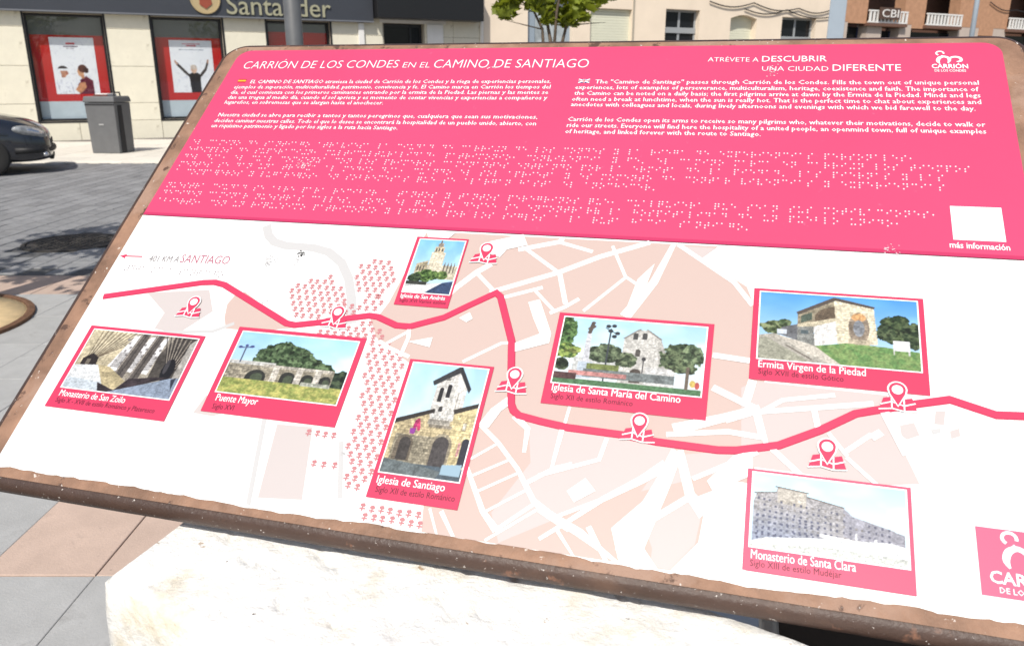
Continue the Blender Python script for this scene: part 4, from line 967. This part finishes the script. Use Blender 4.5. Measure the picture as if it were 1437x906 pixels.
# ---- picture cards
def card(tl, br, photo, canvas, t1, t2, p1_, p2_, cap1, cap2, k=KP, m=None):
    u0, v1 = tl; u1, v0 = br
    c = slab('picture_card', [(u0, v0), (u1, v0), (u1, v1), (u0, v1)], 2.25, 3.9, m or M_redp, board, bevel=.0005)
    (a, d), (b, e) = photo
    sheet('photo_border', [(a-1.5, e-1.5), (b+1.5, e-1.5), (b+1.5, d+1.5), (a-1.5, d+1.5)], 4.0, M_wt, c)
    photo_mesh('photo_print', canvas, lambda x, y: W(a+(b-a)*x, d+(e-d)*y, 4.15), c, k)
    lettering('card_lettering', t1, *p1_, cap1, 4.1, M_wt, c, 3, 0.0, bold=.2)
    if t2: lettering('card_lettering', t2, *p2_, cap2, 4.1, M_maroon, c, 2, 0.0)
    return c
def q2(q): return ((q[0][0]+q[3][0])/2, (q[0][1]+q[1][1])/2), ((q[1][0]+q[2][0])/2, (q[2][1]+q[3][1])/2)
def sky_fx(c, y1=1.0, seed=4, amt=28):
    n = c.noise(3, 3, seed, 3); k = np.clip((n-.5)*3, 0, 1)[..., None]*(c.Y < y1)[..., None]; c.a = c.a*(1-k)+(c.a+amt)*k; return c
c1 = Canvas(240, 168, (176,166,150), (196,190,180)); c1.put(c1.X > -1, (176,168,154), var=.35, fx=9, seed=2)
c1.put((c1.X < .40) & (c1.Y < .62), (208,196,166), var=.30, fx=12, seed=8)
for i in range(11):                                   # vault ribs fanning over the gallery
    a0 = (.08+.012*i, .55-.01*i); c1.line(a0[0], a0[1], .10+.05*i, -.05, .0035+.001*(i % 3), (120,108,90)); c1.line(a0[0]+.012, a0[1], .12+.05*i, -.05, .003, (232,222,196))
for x0, x1, w_ in ((.40,.46,.035),(.55,.60,.035),(.68,.71,.02)):   # bright bays with dark tracery
    c1.poly([(x0-.10,.64),(x0+.02,.05),(x1+.03,.03),(x1-.01,.66)], (246,246,247))
    for j in range(7): c1.ell(x0-.02+.02*(j % 3)+.006*j, .12+.065*j, .012, .022, (150,146,146)); c1.line(x0-.06+.012*j, .60, x0-.03+.012*j, .34, .003, (128,124,122))
for x0, x1 in ((.455,.53),(.60,.665)):                # leaning shadowed pillars
    c1.poly([(x0-.06,.80),(x0+.02,-.02),(x1+.03,-.02),(x1-.03,.78)], (96,90,86), var=.4, fx=18); c1.line(x0-.05,.78,x0+.03,0,.006,(168,160,150)); c1.line((x0+x1)/2-.04,.78,(x0+x1)/2+.03,0,.004,(58,54,52))
c1.put((c1.X > .72) & (c1.Y < .72) & (c1.X+.25*c1.Y > .80), (82,77,72), var=.5, fx=12, seed=9)
for i in range(17): c1.line(.86+.002*i,.64,.70+.022*i,-.05+.008*i,.0035,(168,158,146) if i % 2 else (44,42,42))
c1.ell(.865,.56,.055,.19,(30,30,34)).ell(.84,.50,.02,.12,(70,68,72)).poly([(.95,.1),(1,0),(1,.75),(.93,.72)],(176,172,166),var=.3)
c1.poly([(.05,.50),(.12,.40),(.19,.47),(.20,.60),(.05,.61)],(50,44,42),var=.5,fx=20).rect(.09,.50,.13,.60,(120,112,100)).poly([(0,.62),(.25,.58),(.42,.98),(.38,1),(0,1)],(230,233,235),var=.14).poly([(0,.82),(.36,.86),(.44,1),(0,1)],(198,208,216),var=.2)
c1.poly([(.22,.58),(.34,.60),(.54,.80),(.48,.95),(.36,.92)],(190,176,140),var=.35,fx=20).poly([(.30,.86),(.48,.96),(.56,.76),(.74,.70),(.92,.66),(.62,.88),(.42,1),(.34,1)],(62,54,58),var=.5,fx=18)
c1.poly([(.42,1),(.64,.86),(.92,.68),(1,.66),(1,1)],(146,160,180),var=.25,fx=16).poly([(.93,.70),(.97,.66),(.97,.86)],(54,58,72)); c1.masonry(0,.0,.45,.62,22,16,.10).soften()
c2 = Canvas(240, 168, (150,202,240), (226,238,248)); c2.a = c2.a*(1-c2.X[..., None]*.0)+c2.X[..., None]*26; sky_fx(c2, .6)
for cx_, cy_, rx, ry in ((.40,.36,.20,.24),(.55,.40,.16,.22),(.29,.46,.12,.14),(.70,.48,.12,.16),(.47,.26,.12,.13),(.80,.52,.10,.12)): c2.tree(cx_, cy_, rx, ry, (58,78,52), (106,128,92), seed=int(cx_*90), fx=20)
c2.tree(.94,.66,.10,.17,(40,54,44),(74,88,66),seed=8)
c2.rect(0,.50,.90,.76,(168,160,142),var=.2,fx=30,seed=4).rect(0,.47,.40,.53,(206,206,202)).rect(.30,.50,.88,.545,(196,190,178),var=.1)
for x, w_, y in ((.27,.17,.60),(.535,.12,.59),(.70,.10,.60),(.845,.09,.60)): c2.arch(x,y,.78,w_,(54,56,52),var=.2); c2.arch(x+.01,y+.05,.78,w_*.6,(82,92,74))
for x in (.42,.62,.775): c2.rect(x-.03,.50,x+.025,.78,(214,208,196),var=.12)
c2.rect(0,.76,1,1,(152,164,92),var=.16,fx=26,seed=3,col2=(192,188,112)).rect(.66,.72,.90,.78,(186,190,176),var=.3,fx=40)
c2.line(.09,.50,.09,.26,.006,(90,100,120)).line(.04,.27,.14,.25,.008,(84,94,128)).ell(.04,.26,.018,.02,(80,90,140)).ell(.14,.24,.018,.02,(80,90,140)).ell(.09,.23,.015,.02,(80,90,140)); c2.masonry(0,.50,.90,.76,44,8,.22).soften()
c3 = Canvas(126, 168, (130,196,244), (220,240,252)); sky_fx(c3, .6)
c3.rect(.10,.48,1,.74,(212,204,180),var=.15,fx=22).poly([(.10,.47),(.34,.40),(.34,.60),(.10,.62)],(190,178,150),var=.3,fx=22).rect(.36,.24,.66,.70,(236,226,202),var=.1).rect(.40,.13,.60,.25,(218,204,172),var=.2).rect(.45,.06,.56,.14,(206,190,156)).line(.50,.0,.50,.08,.012,(120,110,100)).ell(.50,.10,.06,.03,(150,140,130))
for x in (.42,.48,.55): c3.rect(x,.16,x+.03,.22,(92,88,88))
for x in (.70,.77,.84,.91): c3.rect(x,.46,x+.03,.62,(120,112,104)); c3.rect(x+.005,.42,x+.02,.47,(150,140,126))
for x in (.14,.20,.26): c3.rect(x,.50,x+.025,.60,(96,90,84))
c3.tree(.42,.68,.26,.12,(62,92,46),(120,150,84),seed=4,fx=16).tree(.16,.74,.14,.10,(44,62,42),(80,98,66),seed=6).tree(.72,.66,.12,.09,(96,128,70),(140,162,96),seed=9)
c3.rect(0,.82,1,1,(206,208,208),var=.08).poly([(0,.90),(.5,.84),(.8,.80),(.55,.96),(.4,1),(0,1)],(236,238,238)).poly([(.52,.96),(.78,.80),(1,.76),(1,1),(.48,1)],(64,82,116),var=.2).rect(0,.80,.45,.86,(66,70,64),var=.4); c3.masonry(.1,.1,1,.74,24,22,.12).soften()
c4 = Canvas(170, 228, (176,220,246), (244,249,252)); sky_fx(c4, .55)
c4.poly([(.40,.18),(.66,.04),(.66,.72),(.40,.72)],(226,224,218),var=.16,fx=26).poly([(.66,.04),(.80,.20),(.80,.52),(.66,.66)],(244,242,236),var=.06).poly([(.33,.16),(.66,-.01),(.68,.05),(.36,.20)],(62,64,66)).poly([(.66,-.01),(.85,.20),(.83,.24),(.66,.06)],(52,54,58))
c4.arch(.48,.21,.34,.055,(52,52,54)).arch(.575,.175,.30,.055,(48,48,52)).arch(.53,.38,.43,.045,(70,70,70)).arch(.45,.41,.45,.04,(90,88,84)).rect(.70,.24,.715,.42,(190,186,178)).rect(.74,.28,.755,.44,(200,196,188)).ell(.53,.13,.03,.012,(120,118,112))
c4.poly([(0,.54),(.40,.44),(.44,.52),(.66,.52),(1,.40),(1,.90),(0,.94)],(204,188,150),var=.25,fx=30,seed=5).poly([(0,.53),(.45,.41),(.46,.445),(0,.575)],(60,56,54)).poly([(.70,.40),(1,.32),(1,.36),(.72,.44)],(66,62,58)).poly([(.72,.44),(1,.36),(1,.90),(.76,.90)],(228,212,164),var=.1)
c4.put((c4.Y > .66) & (c4.Y < .90) & (c4.X > .06) & (c4.X < .58), (158,150,130), var=.35, fx=34, seed=9).rect(.44,.55,.74,.575,(140,132,118),var=.3).rect(.42,.50,.70,.55,(186,180,168),var=.2,fx=30)
c4.arch(.20,.66,.88,.22,(120,110,96)).arch(.21,.68,.88,.14,(74,70,68),var=.2).arch(.66,.62,.92,.27,(170,160,138)).arch(.66,.645,.93,.20,(82,78,78),var=.25).arch(.96,.64,.88,.10,(58,60,70)).rect(.86,.50,.92,.58,(176,160,124)).rect(.87,.51,.91,.57,(220,214,196))
c4.line(.28,.545,.27,.63,.022,(188,60,120)).line(.30,.53,.33,.60,.02,(206,70,116)).poly([(.22,.60),(.30,.60),(.29,.65),(.23,.65)],(150,70,160))
c4.rect(0,.90,1,1,(84,98,108),var=.25,fx=20).poly([(.74,.88),(.98,.86),(.98,.96),(.74,.96)],(166,196,214)).poly([(0,.88),(.4,.90),(.74,.94),(.7,1),(0,1)],(112,122,124),var=.3).rect(.87,.68,.90,.80,(214,160,160)); c4.masonry(.38,.04,.82,.52,18,26,.12).masonry(0,.44,1,.90,30,20,.20).soften()
c5 = Canvas(270, 174, (176,220,246), (244,250,253)); sky_fx(c5, .7, amt=40)
c5.poly([(.44,.92),(.45,.26),(.55,.12),(.60,.12),(.70,.24),(.74,.42),(.80,.92)],(214,212,206),var=.1,fx=20).poly([(.70,.24),(.74,.42),(.82,.92),(.72,.92),(.68,.3)],(188,186,180),var=.1).line(.45,.26,.55,.11,.008,(150,146,140)).line(.60,.11,.70,.24,.008,(150,146,140))
c5.arch(.525,.17,.27,.035,(84,84,84)).arch(.588,.16,.26,.035,(84,84,84)).arch(.553,.41,.52,.035,(96,92,88)).arch(.555,.70,.90,.075,(88,80,74),var=.2).rect(.62,.66,.82,.92,(222,222,220),var=.06).rect(.12,.60,.46,.86,(206,208,206),var=.12)
c5.tree(.03,.24,.08,.26,(52,84,44),(108,140,86),seed=2,fx=24).tree(.06,.52,.10,.12,(64,96,50),(150,168,92),seed=5,fx=24).tree(.12,.50,.05,.06,(150,170,90),(190,200,120),seed=7).tree(.04,.72,.06,.10,(50,64,46),(90,104,76),seed=12)
c5.tree(.32,.52,.13,.16,(70,84,64),(120,134,104),seed=11,fx=24).tree(.48,.58,.09,.13,(78,92,70),(126,138,108),seed=13,fx=24).tree(.85,.50,.15,.24,(66,82,60),(112,126,94),seed=15,fx=24).tree(.93,.42,.08,.16,(84,102,76),(130,146,112),seed=16,fx=24)
c5.poly([(.175,.86),(.185,.22),(.215,.22),(.235,.86)],(214,216,222),var=.12).rect(.155,.66,.255,.90,(196,208,220),var=.12).line(.20,.22,.215,.06,.014,(92,84,78)).line(.20,.16,.22,.12,.018,(100,90,82))
c5.line(.345,.92,.345,.14,.006,(72,78,84)).line(.31,.13,.40,.22,.005,(60,66,72))
for x, y in ((.325,.10),(.365,.09),(.345,.17),(.395,.20),(.375,.25)): c5.ell(x,y,.018,.026,(62,66,72))
c5.line(.60,.86,.60,.55,.005,(80,80,82)).ell(.60,.55,.014,.03,(70,70,72)).rect(.22,.68,.44,.76,(128,140,84),var=.3,fx=30).rect(.20,.76,.82,.88,(122,130,130),var=.4,fx=30).rect(.10,.80,.50,.86,(196,140,136),var=.35,fx=40)
c5.rect(0,.92,1,1,(90,128,92),var=.2,fx=24).rect(0,.84,.16,.93,(90,66,66),var=.5,fx=30).line(.90,.92,.90,.62,.012,(116,104,92)).ell(.94,.84,.02,.05,(214,190,110)).ell(.97,.86,.015,.05,(196,96,90)); c5.masonry(.43,.1,.83,.92,24,26,.10).soften()
c6 = Canvas(270, 174, (84,156,230), (214,236,250)); sky_fx(c6, .5, amt=20)
c6.tree(.10,.52,.10,.11,(88,104,70),(140,150,112),seed=3,fx=24).tree(.16,.46,.05,.07,(70,92,60),(110,124,90),seed=4,fx=24).tree(.86,.44,.11,.22,(46,64,42),(84,98,66),seed=5,fx=24).tree(.96,.50,.08,.20,(44,60,42),(88,102,72),seed=6,fx=24).tree(.80,.50,.06,.14,(52,68,48),(90,104,74),seed=9,fx=24)
c6.poly([(.25,.30),(.49,.05),(.49,.42),(.25,.52)],(160,150,128),var=.3,fx=24).poly([(.40,.22),(.50,.14),(.50,.38),(.36,.44),(.36,.30)],(112,98,82),var=.35,fx=24).poly([(.48,.05),(.73,.14),(.75,.68),(.50,.70)],(226,216,190),var=.08).poly([(.24,.28),(.48,.02),(.51,.03),(.74,.13),(.73,.16),(.49,.07),(.25,.32)],(92,84,78)).poly([(.27,.33),(.34,.27),(.34,.38),(.27,.44)],(90,104,92))
c6.poly([(.35,.46),(.49,.36),(.50,.70),(.36,.76)],(244,242,238),var=.05).poly([(.25,.46),(.49,.33),(.49,.38),(.35,.48),(.25,.50)],(206,196,170)).poly([(.25,.50),(.35,.48),(.36,.76),(.25,.72)],(138,140,136),var=.3).poly([(.15,.52),(.25,.46),(.25,.70),(.12,.62)],(110,112,116),var=.4).rect(.12,.55,.18,.62,(206,214,224)).rect(.27,.54,.32,.60,(88,100,104))
c6.ell(.635,.46,.065,.23,(152,138,122),var=.35,fx=34,seed=3).ell(.635,.30,.045,.06,(206,160,112),var=.3).ell(.635,.46,.035,.12,(136,140,146),var=.4,fx=40).rect(.57,.62,.70,.70,(196,184,160),var=.2)
c6.poly([(0,.66),(.10,.62),(.36,.80),(.46,1),(0,1)],(176,172,162),var=.1).poly([(0,.72),(.05,.68),(.32,.98),(.30,1),(0,1)],(160,160,144),var=.15).poly([(.10,.62),(.40,.78),(.56,1),(.46,1),(.30,.86)],(204,198,186),var=.08).line(.18,.78,.34,.96,.006,(112,104,96)).poly([(.36,.76),(.55,.69),(.78,.70),(1,.74),(1,1),(.52,1)],(138,166,104),var=.2,fx=26,seed=4,col2=(100,136,82)).rect(.84,.60,.94,.74,(238,240,244)).rect(.84,.74,.85,.80,(200,200,200)).rect(.93,.74,.94,.80,(200,200,200)); c6.masonry(.25,.02,.75,.72,34,20,.13).soften()
c7 = Canvas(270, 174, (186,228,250), (240,249,253)); sky_fx(c7, .5)
c7.poly([(.01,.40),(.03,.28),(.16,.24),(.17,.16),(.36,.20),(.37,.26),(.60,.34),(.66,.44),(.92,.56),(.98,.66),(.98,.94),(.40,.90),(.01,.94)],(172,170,172),var=.14,fx=26,seed=6)
c7.poly([(.17,.16),(.36,.20),(.36,.42),(.17,.38)],(196,190,180),var=.12,fx=20).poly([(.60,.34),(.66,.44),(.98,.60),(.98,.80),(.60,.72)],(160,160,170),var=.12)
rw = np.random.default_rng(5)
for j in range(8):
    for i in range(22):
        x = .03+.040*i+.01*rw.random(); y = .33+.075*j+.012*i*.55
        if y < .88 and not (x > .62 and y < .52): c7.rect(x, y, x+.014, y+.030, (104,106,122) if rw.random() > .25 else (150,146,144))
c7.line(.16,.165,.37,.205,.008,(120,112,108)).line(.02,.28,.16,.245,.008,(124,116,112)).line(.37,.26,.60,.34,.008,(120,112,108))
tint = np.clip((c7.Y-.42)*2.4, 0, 1)*np.clip((.62-c7.X)*2.5, 0, 1)*(c7.Y < .93)*(c7.Y > .3); c7.a = c7.a*(1-tint[..., None]*np.array([.14,.09,.0]))
for j in range(4):
    for i in range(11): c7.rect(.03+.04*i,.57+.08*j,.045+.04*i,.60+.08*j,(100,104,124))
c7.poly([(.10,.86),(.45,.78),(.90,.72),(1,.76),(1,1),(0,1),(0,.93)],(232,236,238),var=.05).poly([(.45,.72),(.95,.78),(.95,.80),(.45,.76)],(250,250,250)).line(.68,.66,.68,.80,.006,(230,234,238)).line(.80,.70,.80,.82,.006,(236,238,240)).poly([(0,.96),(.5,.88),(1,.90),(1,1),(0,1)],(214,218,212),var=.1); c7.masonry(0,.15,1,.95,50,30,.10).soften()

tlbr = lambda q: q2(q)
def mk(cardq, photoq, cv3, t1, t2, a, b, cap1, cap2, k=KP, m=None):
    tl, br = q2(cardq); ph = q2(photoq); return card(tl, br, ph, cv3, t1, t2, a, b, cap1, cap2, k, m)
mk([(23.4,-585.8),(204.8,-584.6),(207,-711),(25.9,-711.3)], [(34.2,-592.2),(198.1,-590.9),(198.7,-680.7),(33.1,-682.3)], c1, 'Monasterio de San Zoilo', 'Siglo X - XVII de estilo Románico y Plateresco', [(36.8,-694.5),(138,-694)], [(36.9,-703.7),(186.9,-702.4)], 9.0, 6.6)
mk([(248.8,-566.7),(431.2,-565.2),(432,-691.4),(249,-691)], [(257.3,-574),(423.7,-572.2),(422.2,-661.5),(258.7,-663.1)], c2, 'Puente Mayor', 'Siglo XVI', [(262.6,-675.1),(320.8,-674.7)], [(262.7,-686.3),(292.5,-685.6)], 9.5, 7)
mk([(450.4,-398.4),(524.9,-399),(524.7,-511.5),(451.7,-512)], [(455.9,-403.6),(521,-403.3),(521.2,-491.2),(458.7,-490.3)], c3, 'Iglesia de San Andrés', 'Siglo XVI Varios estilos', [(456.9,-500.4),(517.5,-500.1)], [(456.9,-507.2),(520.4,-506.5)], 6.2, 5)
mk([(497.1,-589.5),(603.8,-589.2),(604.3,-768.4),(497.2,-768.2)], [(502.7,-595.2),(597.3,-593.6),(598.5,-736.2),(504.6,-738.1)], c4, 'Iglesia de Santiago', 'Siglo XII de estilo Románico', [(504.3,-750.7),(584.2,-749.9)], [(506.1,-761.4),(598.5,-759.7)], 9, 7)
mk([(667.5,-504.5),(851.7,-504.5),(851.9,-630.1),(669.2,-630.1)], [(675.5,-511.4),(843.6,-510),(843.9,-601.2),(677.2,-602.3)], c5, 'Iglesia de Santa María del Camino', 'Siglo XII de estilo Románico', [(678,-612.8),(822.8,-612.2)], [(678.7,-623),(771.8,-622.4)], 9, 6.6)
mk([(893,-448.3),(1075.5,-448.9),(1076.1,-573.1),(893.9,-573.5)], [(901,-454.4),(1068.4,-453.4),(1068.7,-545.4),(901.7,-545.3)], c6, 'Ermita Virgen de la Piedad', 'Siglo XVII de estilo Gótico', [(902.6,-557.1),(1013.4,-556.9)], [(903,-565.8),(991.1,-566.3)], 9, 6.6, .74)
mk([(897.5,-679.7),(1051.4,-679),(1052.1,-784.9),(898.7,-785.5)], [(903.3,-683.9),(1046.7,-683.2),(1046.3,-760.2),(904.8,-761.3)], c7, 'Monasterio de Santa Clara', 'Siglo XIII de estilo Mudéjar', [(905.4,-773.1),(1000.1,-771.2)], [(905.1,-780.5),(987.5,-779.3)], 9, 6.2, .80, mat('glare_faded_rose_ink', ink(250,104,138,.62), VR, VS))  # glare and fading painted in as a paler ink and lighter photo

# corner card with the town emblem
cc = slab('emblem_card', [(1106, -774.5), (1189, -774.5), (1189, -710), (1106, -710)], 2.25, 2.9, mat('pale_pink_vinyl', ink(252,120,155,.62), VR, VS), board)
town_mark(1147, -735.5, 1.02, 3.05, M_wt, cc)
lettering('emblem_lettering', 'CARRIÓN', (1114, -762), (1181, -762), 11, 3.05, M_wt, cc, 2, .02)
lettering('emblem_lettering', 'DE LOS CONDES', (1121, -770.5), (1175, -770.5), 5.2, 3.05, M_wt, cc, 1, .01)
line_('footer_lettering', 'Abre tu camino', [(1114, -785), (1172, -785)], 5.5, M_faint, mapo, w=2.6)
# scuffs on the print
M_scuff = mat('scuff_grey', (.46,.45,.45), .8, .1); M_scuffk = mat('scuff_black', (.03,.03,.03), .8, .1)
def scuff(cu, cv2, ru, rv_, n_, m, w, parent):
    P = Print(w)
    for _ in range(n_):
        a = cu+rj.gauss(0, ru); b = cv2+rj.gauss(0, rv_); s = rj.uniform(.5, 1.7); P.poly([(a-s, b), (a+s*.4, b-s*.6), (a+s, b+s*.3), (a-s*.2, b+s*.8)])
    tag(P.build('scuff_marks', m, parent), kind='stuff')
for q, n_, ru, rv_, m, par in (([(245.5,-455.9)][0], 46, 5, 6, M_scuff, mapo), ([(290.3,-439.9)][0], 24, 2.2, 2.5, M_scuffk, mapo), ([(287.6,-452.7)][0], 10, 1.8, 5, M_scuff, mapo), ([(272.3,-525.5)][0], 8, 4, 2, M_scuff, mapo),
     ([(454.2,-721.1)][0], 8, 2, 1.5, M_scuff, mapo), ([(229.1,-269.5)][0], 34, 6, 5, mat('scuff_pale', (.66,.48,.52), .8, .1), HL), ([(901.2,-55.8)][0], 24, 4, 7, mat('scuff_pale', (.66,.48,.52), .8, .1), HL), ([(1043.9,-381)][0], 20, 6, 4, mat('scuff_pale', (.66,.48,.52), .8, .1), HL),
     ([(474.7,-48.7)][0], 12, 3, 2, mat('scuff_pale', (.66,.48,.52), .8, .1), HL)):
    scuff(q[0], q[1], ru, rv_, n_, m, 3.0, par)
# struts, and an added dark plate covering the sunlit ground at lower right
def ubw(u, b, z): return tuple(np.array(ub(u, b, z))-BB)
va = [ubw(.93,.47,.50), ubw(1.19,.47,.50), ubw(1.19,.47,.95), ubw(.93,.47,.95)]; vb = [ubw(.93,.45,.50), ubw(1.19,.45,.50), ubw(1.19,.45,.95), ubw(.93,.45,.95)]
MB().add(va+vb, [(0,1,2,3),(7,6,5,4),(0,4,5,1),(1,5,6,2),(2,6,7,3),(3,7,4,0)]).build('added_dark_plate', mat('added_plate_bronze', (.05,.042,.038), .6, .3), board, bevel=.004)
for uu in (330, 905):
    a = np.array(W(uu, -560, -14)); b = np.array(ub(uu/1000+.03, .46, ZT-.01))-BB if uu < 500 else np.array(ub(.985, .52, .45))-BB
    MB().tube([tuple(a), tuple(b)], .012, 8).build('strut', mat('zinc_strut', (.45,.45,.44), .4, .5, .3), board, smooth=True)
